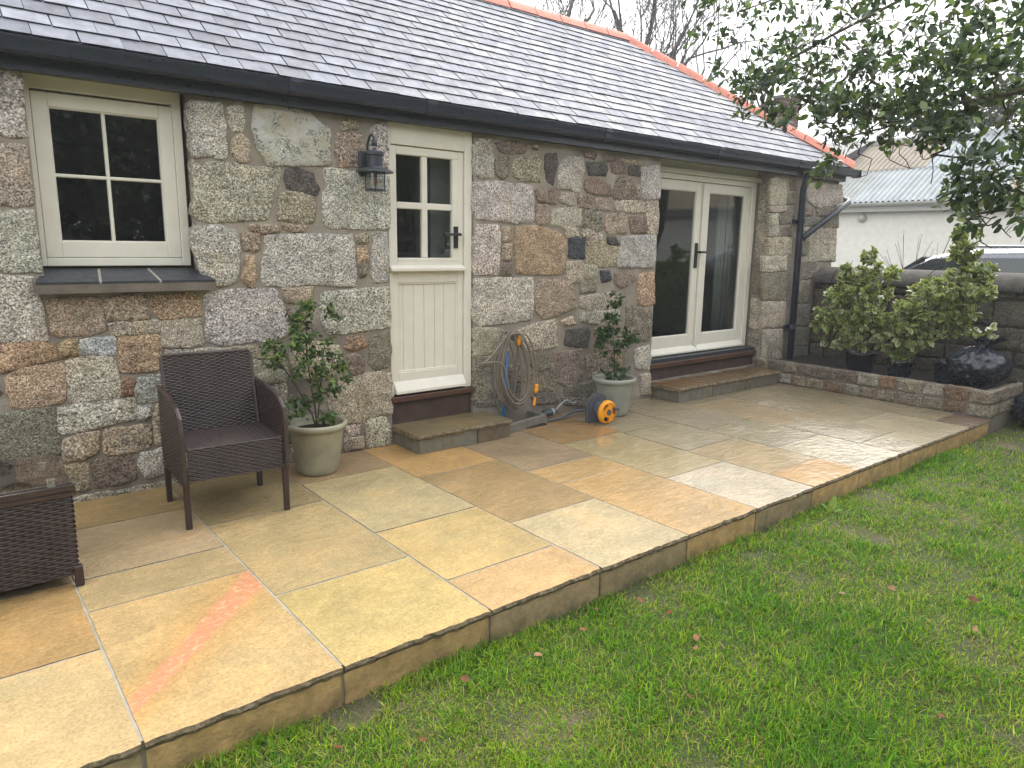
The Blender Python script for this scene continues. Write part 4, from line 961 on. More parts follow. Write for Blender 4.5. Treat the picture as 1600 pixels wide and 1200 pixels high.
# leaf and plant tools ------------------------------------------------
LT = np.array([(0, 0, 0), (.5, .28, .10), (.5, -.28, .10), (.42, .68, .12), (.42, -.68, .12), (0, .5, 0.02), (0, 1, -.06), (.3, .88, .04), (-.0, 0, 0)])
def leaf_batch(P, D, Nn, L, Wd, col, edge=None, tipdroop=.0):
    """P,D,N (n,3): base, direction, normal; returns verts, quads/tris(as tris), colours. leaf folded along midrib"""
    n = len(P); D = D/np.linalg.norm(D, axis=1, keepdims=True); X = np.cross(D, Nn); X /= np.linalg.norm(X, axis=1, keepdims=True)+1e-9; Z = np.cross(X, D)
    t = np.array([(0, 0, 0), (-.36, .22, .07), (.36, .22, .07), (-.5, .5, .1), (.5, .5, .1), (-.33, .8, .05), (.33, .8, .05), (0, 1, -.05), (0, .3, 0), (0, .65, 0)])
    f = np.array([(0, 8, 1), (0, 2, 8), (1, 8, 3), (8, 2, 4), (8, 9, 3), (8, 4, 9), (3, 9, 5), (9, 4, 6), (5, 9, 7), (9, 6, 7)])
    V = P[:, None]+X[:, None]*(t[None, :, :1]*Wd[:, None, None])+D[:, None]*(t[None, :, 1:2]*L[:, None, None])+Z[:, None]*(t[None, :, 2:]*Wd[:, None, None])
    F = (f[None]+(np.arange(n)*len(t))[:, None, None]).reshape(-1, 3)
    C = np.repeat(col[:, None], len(t), axis=1)
    if edge is not None: C[:, [1, 2, 3, 4, 5, 6, 7]] = edge[:, None]
    return V.reshape(-1, 3), F, C.reshape(-1, 3)

class Plant:
    def __init__(s, root): s.p = [Vector(root)]; s.par = [-1]; s.twig = []
    def path(s, pts, start=0):
        i = start
        for p in pts: s.p.append(Vector(p)); s.par.append(i); i = len(s.p)-1
        return i
    def reach(s, targets, seg=.12, wig=.25, sag=0., up_=.0):
        arr = np.array([p[:] for p in s.p])
        T = [Vector(t) for t in targets]; T.sort(key=lambda t: np.min(np.sum((arr-np.array(t[:]))**2, axis=1)))
        for t in T:
            arr = np.array([p[:] for p in s.p]); d2 = np.sum((arr-np.array(t[:]))**2, axis=1); i = int(np.argmin(d2)); a = s.p[i]; L = math.sqrt(d2[i])
            k = max(2, int(L/seg)); off = Vector((random.gauss(0, 1), random.gauss(0, 1), random.gauss(0, 1)))*L*wig*.3
            last = i; st = len(s.p)
            for j in range(1, k+1):
                u = j/k; q = a.lerp(t, u)+off*math.sin(math.pi*u)+Vector((0, 0, sag*L*math.sin(math.pi*u)+up_*L*(u*u-u)))
                s.p.append(q); s.par.append(last); last = len(s.p)-1
            s.twig.append((st, last))
    def branches(s, name, mat, parent, r0=.0022, sides=5, power=2.2, rmax=.2, loc=None):
        n = len(s.p); a = [0.]*n; ch = [0]*n
        for i in range(n): 
            if s.par[i] >= 0: ch[s.par[i]] += 1
        R = [r0**power if ch[i] == 0 else 0. for i in range(n)]
        for i in range(n-1, 0, -1):
            if R[i] == 0: R[i] = r0**power
            R[s.par[i]] += R[i]*1.0
        rad = [min(rmax, x**(1/power)) for x in R]; s.rad = rad
        m = MB()
        for i in range(1, n):
            q = s.par[i]; p0, p1 = s.p[q], s.p[i]
            if (p1-p0).length < 1e-5: continue
            sd_ = sides if rad[i] > .006 else 4
            m.tube([p0, p1], [min(rad[q], rad[i]*1.25), rad[i]], sd_, cap=False)
        return m.build(name, mat, parent, smooth=True, fix=False, loc=loc)
    def leafpts(s, per, frac=.65, spread=.03):
        P = []; D = []
        for st, en in s.twig:
            idx = list(range(st, en+1)); 
            for _ in range(per):
                u = 1-frac*random.random(); f = u*(len(idx)-1); i = min(int(f), len(idx)-2) if len(idx) > 1 else 0
                a = s.p[idx[i]]; b = s.p[idx[min(i+1, len(idx)-1)]]; d = (b-a).normalized() if (b-a).length > 1e-6 else Vector((0, 0, 1))
                q = a.lerp(b, f-i)+Vector((random.gauss(0, spread), random.gauss(0, spread), random.gauss(0, spread)))
                w = Vector((random.gauss(0, 1), random.gauss(0, 1), random.gauss(0, 1))); w -= d*w.dot(d)*.6
                P.append(q[:]); D.append((d*.45+w.normalized()*.9)[:])
        return np.array(P), np.array(D)
def rnd_normals(D, upb=1.):
    n = len(D); N = RNG.normal(0, .6, (n, 3)); N[:, 2] += upb; return N
def tint(n, cols, jit=.15):
    cols = np.array(cols); c = cols[RNG.integers(0, len(cols), n)]*(1+RNG.normal(0, jit, (n, 1))); return np.clip(c, .002, 1)
def sphere_pts(c, r, n, squash=(1, 1, 1)):
    o = []
    while len(o) < n:
        v = Vector((random.uniform(-1, 1), random.uniform(-1, 1), random.uniform(-1, 1)))
        if v.length < 1 and v.length > .25: o.append(Vector(c)+Vector((v.x*squash[0], v.y*squash[1], v.z*squash[2]))*r)
    return o

# terracotta-shaped glazed pots with a shrub each
def pot(loc, label, mat):
    p = empty('plant_pot', loc); tag(p, label, 'plant pot')
    m = MB(); m.lathe([(0, .004), (.128, .004), (.136, .012), (.142, .04), (.182, .3), (.186, .315), (.205, .322), (.213, .338), (.21, .358), (.2, .366), (.184, .36), (.178, .34), (.17, .3), (.0, .3)], n=40); m.build('vessel', mat, p, smooth=True)
    m = MB(); m.lathe([(.172, .302), (.12, .312), (.05, .318), (0, .32)], n=24); m.build('soil', M['soil'], p, smooth=True)
    return p
pot((1.985, -.30, 0), 'sage green glazed pot between the armchair and the stable door', M['pot_glaze'])
pot((4.99, -.30, 0), 'grey glazed pot behind the yellow hose reel', M['pot_glaze_grey'])
def potshrub(name, loc, label, blobs, per, L, cols, stems, edge=None, cat='shrub', seed=1, extra=None):
    random.seed(seed); o = empty(name, loc); tag(o, label, cat); O = Vector(loc)
    pl = Plant((0, 0, -.02))
    for st in stems: pl.path([Vector(q) for q in st], 0)
    T = []
    for c, r, n, sq in blobs: T += sphere_pts(c, r, n, sq)
    pl.reach(T, seg=.06, wig=.35, sag=.1); pl.branches('stem', M['twig'], o, r0=.0016, rmax=.014)
    P, D = pl.leafpts(per, .6, .014); n = len(P); ln = RNG.uniform(.65, 1.15, n)*L
    col = tint(n, cols); ed = None if edge is None else tint(n, edge, .12)
    V, F, C = leaf_batch(P, D, rnd_normals(D), ln, ln*RNG.uniform(.5, .68, n), col, ed)
    tag(np_mesh('foliage', V, F, M['leaf'], o, C), kind='stuff'); return o
GR = [(.06, .11, .035), (.085, .145, .05), (.05, .09, .035), (.13, .19, .06)]
potshrub('potted_shrub', (1.985, -.30, .318), 'loose small-leaved green shrub growing in the sage green pot',
    [((0.0, .05, .42), .23, 34, (1, .5, 1.1)), ((-.05, .06, .66), .16, 18, (1, .6, 1)), ((-.22, .08, .52), .12, 12, (1, .6, 1)), ((.14, .04, .35), .16, 18, (1, .6, 1)), ((0, .05, .82), .07, 6, (1, .6, 1)), ((.18, .07, .78), .06, 4, (1, .6, 1)), ((-.12, 0, .17), .1, 9, (1, .8, 1)), ((.06, -.05, .08), .08, 7, (1, .8, .7))],
    13, .042, GR+[(.2, .3, .06)], [[(0, .0, .1), (-.02, .02, .3), (-.03, .05, .5), (-.02, .06, .7)], [(.02, 0, .12), (.06, .03, .35), (.1, .05, .55)], [(-.03, 0, .1), (-.12, .03, .3), (-.22, .07, .48)]], seed=3)
potshrub('potted_shrub', (4.99, -.30, .318), 'thin dark-leaved shrub growing in the grey pot behind the reel',
    [((.0, .05, .36), .2, 24, (1, .7, 1)), ((-.1, .08, .44), .1, 8, (1, .7, 1)), ((.0, .05, .6), .09, 6, (1, .7, 1)), ((.06, .06, .76), .1, 6, (1, .7, 1)), ((.22, .03, .4), .09, 6, (1, .7, .6)), ((0, 0, .08), .11, 12, (1.2, 1, .7))],
    13, .052, [(.035, .07, .025), (.05, .09, .035), (.08, .13, .04)], [[(0, 0, .1), (.02, .03, .3), (0, .05, .5), (.03, .05, .68)], [(.03, 0, .1), (.06, .03, .3)]], seed=5)

# variegated shrubs in the raised bed
VG = [(.05, .09, .025), (.075, .12, .028), (.04, .07, .025), (.14, .18, .04)]; VE = [(.42, .45, .19), (.52, .52, .3), (.34, .38, .12), (.2, .26, .07)]
def nursery_pot(loc, label, r=.16, h=.24, bag=False):
    p = empty('nursery_pot', loc); tag(p, label, 'plant pot'); m = MB()
    m.lathe([(0, 0), (r*.8, 0), (r*.82, .01), (r*.97, h-.03), (r*1.04, h-.028), (r*1.05, h), (r*.97, h), (r*.9, h-.05), (0, h-.05)], n=28)
    if bag:
        m.v = [(x*(1+.1*mnoise.noise(Vector((x*14, y*14, z*9)))), y*(1+.1*mnoise.noise(Vector((y*14, x*14, z*9+3)))), z+(.03*mnoise.noise(Vector((x*18, y*18, 1))) if z > h*.7 else 0)) for x, y, z in m.v]
    m.build('vessel', M['bin_bag' if bag else 'nursery_pot'], p, smooth=True)
    m = MB(); m.lathe([(r*.9, h-.045), (0, h-.03)], n=16); m.build('soil', M['soil'], p)
BZ = .2
nursery_pot((8.25, -1.1, BZ), 'black plastic nursery pot nearest the downpipe')
nursery_pot((8.3, -1.52, BZ), 'small black wrapped pot in the middle of the raised bed', .14, .2, True)
nursery_pot((8.42, -1.98, BZ), 'black wrapped pot below the tallest variegated shrub', .16, .24, True)
potshrub('variegated_shrub', (8.25, -1.1, BZ+.19), 'broad variegated shrub nearest the downpipe in a black pot',
    [((0, .1, .55), .36, 62, (.8, 1, .9)), ((0, .25, .78), .2, 16, (.8, 1, 1)), ((-.08, .22, .3), .24, 30, (.8, 1.1, .9)), ((0, -.1, .85), .2, 14, (.8, 1, 1)), ((0, .0, 1.08), .09, 5, (.7, 1, 1.2)), ((0, -.25, .95), .08, 4, (.7, 1, 1)), ((-.1, .5, .42), .1, 6, (.8, 1, 1)), ((-.12, .1, .16), .16, 6, (.7, 1.2, .5)), ((0, .15, 1.0), .16, 8, (.5, 1, 1.2))],
    17, .085, VG, [[(0, .02, .15), (0, .06, .4), (.0, .1, .7)], [(0, -.04, .15), (.02, -.12, .4), (0, -.15, .75)], [(-.03, .08, .1), (-.05, .2, .3)]], VE, seed=8)
potshrub('variegated_shrub', (8.3, -1.52, BZ+.16), 'low variegated shrub with cream leaf margins between its two neighbours',
    [((-.04, .0, .34), .28, 44, (.8, 1, .85)), ((-.02, -.1, .55), .22, 18, (.8, 1, .9)), ((-.05, .15, .5), .2, 14, (.8, 1, .9)), ((-.12, 0, .14), .14, 5, (.7, 1.2, .5))], 17, .085, VG, [[(0, 0, .12), (0, .02, .35)], [(0, -.03, .12), (.02, -.1, .4)]], VE, seed=9)
potshrub('variegated_shrub', (8.42, -1.98, BZ+.19), 'tallest variegated shrub with bare lower stems beside the black bag',
    [((0, .02, .75), .3, 52, (.8, 1.1, .8)), ((0, .25, .68), .24, 28, (.8, 1, .9)), ((0, -.08, 1.02), .2, 16, (.8, 1, 1)), ((0, .02, 1.28), .13, 16, (.9, 1, 1.4)), ((0, -.22, .95), .13, 8, (.8, 1, 1)), ((0, .05, .45), .22, 18, (.8, 1, .7)), ((0, -.25, .4), .12, 4, (.8, 1, 1))],
    17, .085, VG, [[(0, -.02, .25), (0, -.06, .5), (0, -.04, .8), (0, .0, 1.1)], [(0, .06, .2), (0, .12, .45), (0, .16, .65)], [(0, -.1, .2), (0, -.22, .45)]], VE, seed=10)
# bare twigs poking up beyond the wall
tw = empty('bare_sapling', (9.7, -.9, 0)); tag(tw, 'thin leafless twigs rising behind the boundary wall', 'sapling'); random.seed(21)
pl = Plant((0, 0, -.15)); r_ = pl.path([(0, 0, .4), (0, -.02, .8)], 0)
for y0, z0 in ((.1, 1.85), (-.12, 1.8), (-.28, 1.62), (-.45, 1.78), (.28, 1.6), (-.2, 1.55)):
    e_ = pl.path([(0, y0*.4, 1.1), (.01, y0*.75+random.uniform(-.03, .03), 1.35), (.01, y0, z0)], r_); 
    for k in range(3): pl.path([Vector((0, y0+random.uniform(-.14, .14), z0-random.uniform(.02, .2)))], e_-1)
pl.branches('twig', M['twig'], tw, r0=.0022, rmax=.012)

# black bags
def bag(loc, label, r, h, seed, tie=True):
    o = empty('bin_bag', loc); tag(o, label, 'plastic bag'); m = MB(); n, k = 84, 48; V = []; F = []
    for j in range(k+1):
        v = j/k; a = v*math.pi
        for i in range(n):
            th = 2*math.pi*i/n; rr = r*(math.sin(a)**.75 if 0 < j < k else .001)*(1-.45*max(0, v-.55)/.45 if tie else 1)
            p = Vector((math.cos(th), math.sin(th), -math.cos(a))); w = 1+.13*mnoise.noise(p*2+Vector((seed, 0, 0)))+.05*mnoise.noise(Vector((th*5, v*3, seed)))+.09*abs(mnoise.noise(p*5+Vector((0, seed, 0))))+.05*abs(mnoise.noise(Vector((th*2.2, v*14, seed))))
            rid = lambda q: (1-abs(mnoise.noise(q)))**3
            w += .10*rid(Vector((p.x*2.6+seed, p.y*2.6, p.z*1.6)))+.07*rid(Vector((p.x*5.5, p.y*5.5+seed, p.z*3.2)))-.09+.05*max(0, v-.6)*math.sin(th*11+3*mnoise.noise(p*2))
            z = h*(.5-.5*math.cos(a)); z = h*(z/h)**.8
            V.append((rr*w*math.cos(th), rr*w*math.sin(th), max(0, z*(1+.06*mnoise.noise(p*4+Vector((0, 0, seed)))))))
    for j in range(k):
        for i in range(n): F.append((j*n+i, j*n+(i+1) % n, (j+1)*n+(i+1) % n, (j+1)*n+i))
    m.add(V, F); m.build('sack', M['bin_bag'], o, smooth=True)
    m = MB(); V = []; F = []                      # gathered neck fanning out
    for j in range(5):
        rr = [.05, .035, .05, .08, .11][j]*r/.26; z = h*.93+j*.035
        for i in range(24):
            th = 2*math.pi*i/24; w = 1+(.35 if j > 1 else .15)*math.sin(th*6+seed)*(j/4); V.append((rr*w*math.cos(th)+j*.012, rr*w*math.sin(th)-j*.016, z+.02*math.sin(th*4+seed)*(j/4)))
    for j in range(4):
        for i in range(24): F.append((j*24+i, j*24+(i+1) % 24, (j+1)*24+(i+1) % 24, (j+1)*24+i))
    m.add(V, F); m.build('neck', M['bin_bag'], o, smooth=True)
bag((8.42, -2.24, BZ), 'tied black plastic bag on the raised bed beside the tallest shrub', .29, .42, 3.3)
bag((8.55, -2.9, LZ), 'black plastic bag standing on the lawn at the end of the patio', .3, .42, 7.1)

# wall lantern
LX, LY = 2.553, -.165
la = empty('wall_lantern', (LX, 0, 2.0)); tag(la, 'dark grey metal wall lantern with clear glass and round brim beside the stable door', 'lantern'); LO = Vector((-LX, 0, -2.0)); LM = M['lantern_metal']
m = MB(); m.box((LX-.055, -.045, 2.06), (LX+.045, -.018, 2.235), .006); m.build('wall_plate', LM, la, loc=LO)
m = MB(); m.tube([(LX-.005, -.04, 2.12), (LX-.005, -.06, 2.22), (LX-.004, -.075, 2.29), (LX, -.1, 2.335), (LX, -.135, 2.34), (LX, -.16, 2.315), (LX, -.165, 2.27)], .009, 8); m.tube([(LX, LY, 2.3), (LX, LY, 2.262)], .02, 10); m.tube([(LX, LY, 2.25), (LX, LY, 2.235), (LX, LY, 2.225)], [.008, .018, .03], 10); m.build('arm', LM, la, smooth=True, loc=LO)
m = MB(); m.lathe([(0, 2.225), (.06, 2.225), (.066, 2.218), (.066, 2.2), (.056, 2.194), (.056, 2.12), (.062, 2.112), (.1, 2.105), (.132, 2.088), (.134, 2.08), (.1, 2.085), (.06, 2.09), (0, 2.09)], (LX, LY, 0), 32); m.build('brim', LM, la, loc=LO, angle=30)
m = MB(); m.lathe([(.058, 2.088), (.058, 1.968)], (LX, LY, 0), 28); m.build('glass', M['window_glass'], la, smooth=True, loc=LO)
m = MB()
for k in range(4):
    a = math.pi/4+k*math.pi/2+.3; x, y = LX+.066*math.cos(a), LY+.066*math.sin(a); m.tube([(x, y, 2.09), (x, y, 1.95)], .0045, 6)
m.lathe([(0, 1.952), (.07, 1.952), (.072, 1.96), (.066, 1.966), (0, 1.966)], (LX, LY, 0), 28); m.build('cage', LM, la, loc=LO)
m = MB(); m.lathe([(0, 1.985), (.012, 1.99), (.02, 2.01), (.018, 2.03), (.012, 2.05)], (LX, LY, 0), 14); b_ = m.build('bulb', M['bulb'], la, smooth=True, loc=LO)
m = MB(); m.lathe([(.013, 2.045), (.016, 2.05), (.016, 2.09)], (LX, LY, 0), 12); m.build('lamp_holder', LM, la, loc=LO)

# standpipe, hose, gully
sp = empty('standpipe', (3.83, -.07, 0)); tag(sp, 'blue plastic water standpipe rising from the gully by the wall', 'standpipe'); SO = -sp.location
m = MB(); m.tube([(3.805, -.1, -.02), (3.82, -.09, .3), (3.85, -.08, .69)], .0165, 12); m.build('pipe', M['blue_pipe'], sp, smooth=True, loc=SO)
m = MB(); m.tube([(3.849, -.08, .68), (3.851, -.08, .73)], .025, 12); m.tube([(3.851, -.08, .73), (3.852, -.08, .76)], .02, 12); m.build('collar', M['pale_plastic'], sp, loc=SO)
m = MB(); m.tube([(3.852, -.08, .755), (3.853, -.08, .83)], .014, 10); m.tube([(3.853, -.05, .8), (3.853, -.13, .8), (3.87, -.15, .78)], .013, 8); m.box((3.835, -.09, .83), (3.875, -.07, .85), .004); m.build('tap', M['green_metal'], sp, loc=SO)
ho = empty('garden_hose', (3.87, -.12, .5)); tag(ho, 'tangled beige garden hose hung in loops over the standpipe', 'hose'); HO = -ho.location; random.seed(4)
pts = []
loops = [(3.79, .53, .125, .335), (3.85, .51, .14, .35), (3.885, .5, .165, .35), (3.9, .52, .175, .34), (3.87, .55, .15, .31), (3.92, .5, .165, .36), (3.9, .53, .185, .32)]
for li, (cx_, cz_, a_, b_) in enumerate(loops):
    for k in range(22):
        th = 2*math.pi*(k/22); f = k/22; nx_ = loops[min(li+1, len(loops)-1)]
        c0, c1, A_, B_ = [p*(1-f)+q*f for p, q in zip((cx_, cz_, a_, b_), nx_)]
        pinch = 1-.28*max(0, math.cos(th))
        pts.append((c0+A_*math.sin(th)*pinch-.03*math.cos(th), -.1-.012*li-.012*math.sin(th*2+li), c1+B_*math.cos(th)))
pts += [(3.98, -.19, .82), (4.06, -.19, .68), (4.11, -.18, .52), (4.125, -.17, .42), (4.122, -.17, .355)]
def cat(p, n=3):
    p = [Vector(q) for q in p]; o = []
    for i in range(len(p)-1):
        a, b, c, d = p[max(i-1, 0)], p[i], p[i+1], p[min(i+2, len(p)-1)]
        for k in range(n):
            t_ = k/n; o.append(.5*((2*b)+(c-a)*t_+(2*a-5*b+4*c-d)*t_*t_+(3*b-a-3*c+d)*t_**3))
    return o+[p[-1]]
m = MB(); m.tube(cat(pts, 2), .0078, 7); m.tube(cat([(3.74, -.2, .83), (3.66, -.22, .76), (3.56, -.24, .68), (3.48, -.25, .634), (3.475, -.25, .625), (3.56, -.24, .628), (3.66, -.22, .61), (3.73, -.2, .56), (3.76, -.19, .48), (3.82, -.18, .32), (3.93, -.17, .24), (4.02, -.17, .3), (4.07, -.18, .42)], 4), .0078, 7); m.build('loops', M['hose_rubber'], ho, smooth=True, loc=HO)
m = MB(); m.tube(cat([(3.74, -.21, .82), (3.66, -.22, .7), (3.6, -.23, .5), (3.61, -.22, .33), (3.67, -.2, .2), (3.76, -.17, .1), (3.8, -.14, .05)], 5), .0078, 7)
m.tube(cat([(3.94, -.13, .74), (3.93, -.12, .62), (3.9, -.11, .45), (3.86, -.11, .25), (3.84, -.1, .03)], 4), .007, 7); m.build('grey_tail', M['hose_rubber_grey'], ho, smooth=True, loc=HO)
for p0, p1, up2 in (((3.936, -.135, .81), (3.94, -.13, .73), .75), ((4.122, -.17, .37), (4.112, -.172, .29), 1.)):
    a, b = Vector(p0), Vector(p1); m = MB(); m.tube([a, a.lerp(b, .1), a.lerp(b, .35), a.lerp(b, .42), a.lerp(b, .5), a.lerp(b, .9), b], [.014, .019, .021, .016, .021, .019, .014], 12); m.build('connector', M['orange_plastic'], ho, smooth=True, loc=HO)
m = MB(); m.tube([(4.112, -.172, .29), (4.106, -.172, .255)], .017, 12); m.build('nozzle_collar', M['grey_plastic'], ho, loc=HO)
m = MB(); m.tube([(4.106, -.172, .255), (4.09, -.175, .18)], .013, 12); m.build('nozzle_tip', M['orange_plastic'], ho, loc=HO)
gu = empty('gully_surround', (3.95, -.15, 0)); tag(gu, 'grey concrete gully kerb between the step and the wall', 'gully'); GO = -gu.location
m = MB(); m.add([(3.68, -.31, 0), (4.24, -.2, 0), (4.235, -.165, 0), (3.68, -.27, 0), (3.68, -.31, .075), (4.225, -.2, .075), (4.22, -.165, .08), (3.68, -.27, .08)], [(0, 3, 2, 1), (4, 5, 6, 7), (0, 1, 5, 4), (1, 2, 6, 5), (2, 3, 7, 6), (3, 0, 4, 7)]); m.build('front_kerb', M['concrete'], gu, loc=GO)
m = MB(); m.add([(4.2, -.166, 0), (4.24, -.166, 0), (4.2, .0, 0), (4.16, .0, 0), (4.2, -.166, .079), (4.235, -.166, .079), (4.2, .0, .085), (4.16, .0, .085)], [(0, 3, 2, 1), (4, 5, 6, 7), (0, 1, 5, 4), (1, 2, 6, 5), (2, 3, 7, 6), (3, 0, 4, 7)]); m.build('side_kerb', M['concrete'], gu, loc=GO)
m = MB(); m.box((3.7, -.26, .0), (4.18, -.0, .012)); m.build('grate', M['black_iron'], gu, loc=GO)
sg = empty('hose_spray_gun', (4.36, -.1, .03)); tag(sg, 'green hose sprinkler head with grey tubes lying by the gully', 'sprinkler'); GO = -sg.location
m = MB(); m.tube([(4.22, -.12, .06), (4.26, -.12, .062), (4.34, -.115, .066), (4.4, -.11, .066), (4.42, -.11, .066)], [.02, .03, .034, .03, .02], 12); m.tube([(4.25, -.12, .08), (4.29, -.12, .105)], .018, 10); m.build('body', M['green_metal'], sg, smooth=True, loc=GO)
m = MB(); m.tube([(4.355, -.114, .066), (4.385, -.112, .066)], .0355, 14); m.tube(cat([(4.41, -.11, .07), (4.5, -.1, .13), (4.58, -.09, .15), (4.66, -.09, .11), (4.7, -.09, .125)], 4), .009, 8); m.build('lever', M['pale_plastic'], sg, smooth=True, loc=GO)
m = MB(); m.tube(cat([(4.24, -.19, .02), (4.4, -.2, .024), (4.56, -.18, .05), (4.66, -.2, .06), (4.72, -.22, .045), (4.73, -.23, .02)], 4), .014, 8); m.build('tube', M['grey_plastic'], sg, smooth=True, loc=GO)

# hose reel
re = empty('hose_reel', (4.65, -.5, 0)); tag(re, 'small yellow and grey hose reel standing on the wet patio', 'hose reel'); RO = Vector((0, 0, 0))
m = MB(); prof = [(-.125, 0)]+[(.125*math.cos(a), .14+.125*math.sin(a)) for a in np.linspace(math.pi, 0, 17)]+[(.125, 0)]
m.prism(prof, .07, .105); m.prism([(x*.9, z*.92+.008) for x, z in prof], .058, .07); m.build('back_plate', M['grey_plastic'], re, angle=35)
m = MB(); m.lathe([(0, -.03), (.1, -.03), (.1, .0), (.075, .005), (.075, .055), (0, .055)], (0, 0, .115), 30, 'y'); m.build('drum', M['grey_plastic'], re, angle=35)
m = MB(); n = 40; y0, y1 = -.065, -.035                       # wheel: rim, web with three openings
def arcp(r, a): return (r*math.cos(a), r*math.sin(a))
m.lathe([(.088, y0-.006), (.1, y0), (.108, y0+.015), (.108, y1), (.098, y1+.002), (.088, y1)], (0, 0, .113), n, 'y')
for k in range(3):
    a0 = math.radians(40)+k*2*math.pi/3
    q = [arcp(.03, a0+t_) for t_ in np.linspace(.0, 1.0, 5)]+[arcp(.092, a0+t_) for t_ in np.linspace(1.05, -.05, 9)]
    m.prism([(x, z+.113) for x, z in q], y0, y0+.02)
m.lathe([(.026, y0-.004), (.05, y0-.004), (.05, y1), (.026, y1)], (0, 0, .113), 24, 'y'); m.build('wheel', M['orange_plastic'], re, angle=35)
m = MB(); m.lathe([(0, y0-.008), (.028, y0-.008), (.028, y1)], (0, 0, .113), 24, 'y'); m.build('hub', M['grey_plastic'], re, angle=35)
m = MB(); m.tube([(.07, y0-.004, .14), (.07, y0-.055, .14)], .014, 12); m.build('crank_knob', M['grey_plastic'], re)

# car beyond the wall
ca = empty('parked_car', (12.1, -1.05, -.1)); tag(ca, 'grey parked car with roof rails half hidden behind the garden wall', 'car')
def loft(m, secs, closed_ends=True):
    n = len(secs[0]); V = [p for s_ in secs for p in s_]; F = []
    for i in range(len(secs)-1):
        for k in range(n): F.append((i*n+k, i*n+(k+1) % n, (i+1)*n+(k+1) % n, (i+1)*n+k))
    if closed_ends: F += [tuple(range(n)), tuple(range(len(V)-1, len(V)-n-1, -1))]
    m.add(V, F)
# y, half width, bottom, belt height
m = MB(); secs = []
for y, hw, zb, zt in ((-2.35, .7, .45, .85), (-2.28, .82, .34, 1.02), (-1.8, .9, .26, 1.12), (-.6, .93, .24, 1.1), (.6, .93, .24, 1.06), (1.3, .92, .25, 1.0), (2.0, .86, .28, .86), (2.25, .76, .34, .74), (2.32, .6, .42, .62)):
    secs.append([(-hw*.86, y, zb), (hw*.86, y, zb), (hw, y, zb+.18), (hw*.99, y, zt-.16), (hw*.9, y, zt-.01), (hw*.5, y, zt+.02), (-hw*.5, y, zt+.02), (-hw*.9, y, zt-.01), (-hw*.99, y, zt-.16), (-hw, y, zb+.18)])
loft(m, secs); m.build('body', M['car_paint'], ca, angle=50)
m = MB(); secs = []
for y, hw, zt in ((-2.2, .8, 1.12), (-1.95, .72, 1.5), (-1.5, .68, 1.69), (-.6, .67, 1.74), (.2, .67, 1.72), (.55, .69, 1.64), (.9, .74, 1.44), (1.35, .82, 1.08)):
    secs.append([(-.86, y, 1.02), (.86, y, 1.02), (hw+.03, y, max(1.03, zt-.1)), (hw*.85, y, zt-.015), (hw*.4, y, zt+.02), (-hw*.4, y, zt+.02), (-hw*.85, y, zt-.015), (-hw-.03, y, max(1.03, zt-.1))])
loft(m, secs); m.build('cabin', M['car_paint'], ca, angle=50)
def side_glass(pts):
    for sx in (-1, 1):
        m = MB(); A = [(sx*(.875-(z-1.06)*.285), y, z) for y, z in pts]; B = [(x+sx*.014, y, z) for x, y, z in A]; n = len(A)
        m.add(A+B, [tuple(range(n)), tuple(range(2*n-1, n-1, -1))]+[(i, n+i, n+(i+1) % n, (i+1) % n) for i in range(n)]); m.build('side_window', M['car_glass'], ca)
t = NT('car_glass'); t.P(Base_Color=(.02, .03, .03), Roughness=.03); t.b.inputs['Specular IOR Level'].default_value = .8; M['car_glass'] = t.m
side_glass([(1.2, 1.11), (.85, 1.4), (.5, 1.58), (.1, 1.61), (.1, 1.1)]); side_glass([(.02, 1.1), (.02, 1.61), (-.95, 1.62), (-.95, 1.11)]); side_glass([(-1.04, 1.12), (-1.04, 1.62), (-1.5, 1.57), (-1.85, 1.3), (-1.85, 1.14)])
m = MB(); m.add([(-.7, 1.3, 1.13), (.7, 1.3, 1.13), (.6, .68, 1.59), (-.6, .68, 1.59), (-.7, 1.315, 1.15), (.7, 1.315, 1.15), (.6, .7, 1.61), (-.6, .7, 1.61)], [(0, 3, 2, 1), (4, 5, 6, 7), (0, 1, 5, 4), (1, 2, 6, 5), (2, 3, 7, 6), (3, 0, 4, 7)]); m.build('windscreen', M['car_glass'], ca)
for sx in (-1, 1):
    m = MB(); m.tube([(sx*.62, .3, 1.7), (sx*.63, .2, 1.765), (sx*.63, -1.3, 1.775), (sx*.62, -1.45, 1.7)], .018, 8); m.build('roof_rail', M['alloy'], ca, smooth=True)
    for y in (1.45, -1.45):
        w = empty('wheel', (sx*.82, y, .33), ca); m = MB(); m.lathe([(.2, -.11), (.32, -.11), (.335, -.08), (.335, .08), (.32, .11), (.2, .11)], n=28, axis='x'); m.build('tyre', M['tyre'], w, angle=40)
        m = MB(); m.lathe([(0, sx*.07), (.06, sx*.085), (.19, sx*.06), (.205, sx*.1), (.205, -sx*.1)], n=20, axis='x'); m.build('rim', M['alloy'], w)
    m = MB(); m.box((sx*.5-.18, 2.16, .66), (sx*.5+.18, 2.28, .78), .03); m.build('headlight', M['white_plastic'], ca)
    m = MB(); m.box((sx*.95-.09, .95, 1.08), (sx*.95+.09, 1.08, 1.22), .03); m.build('door_mirror', M['car_trim'], ca)

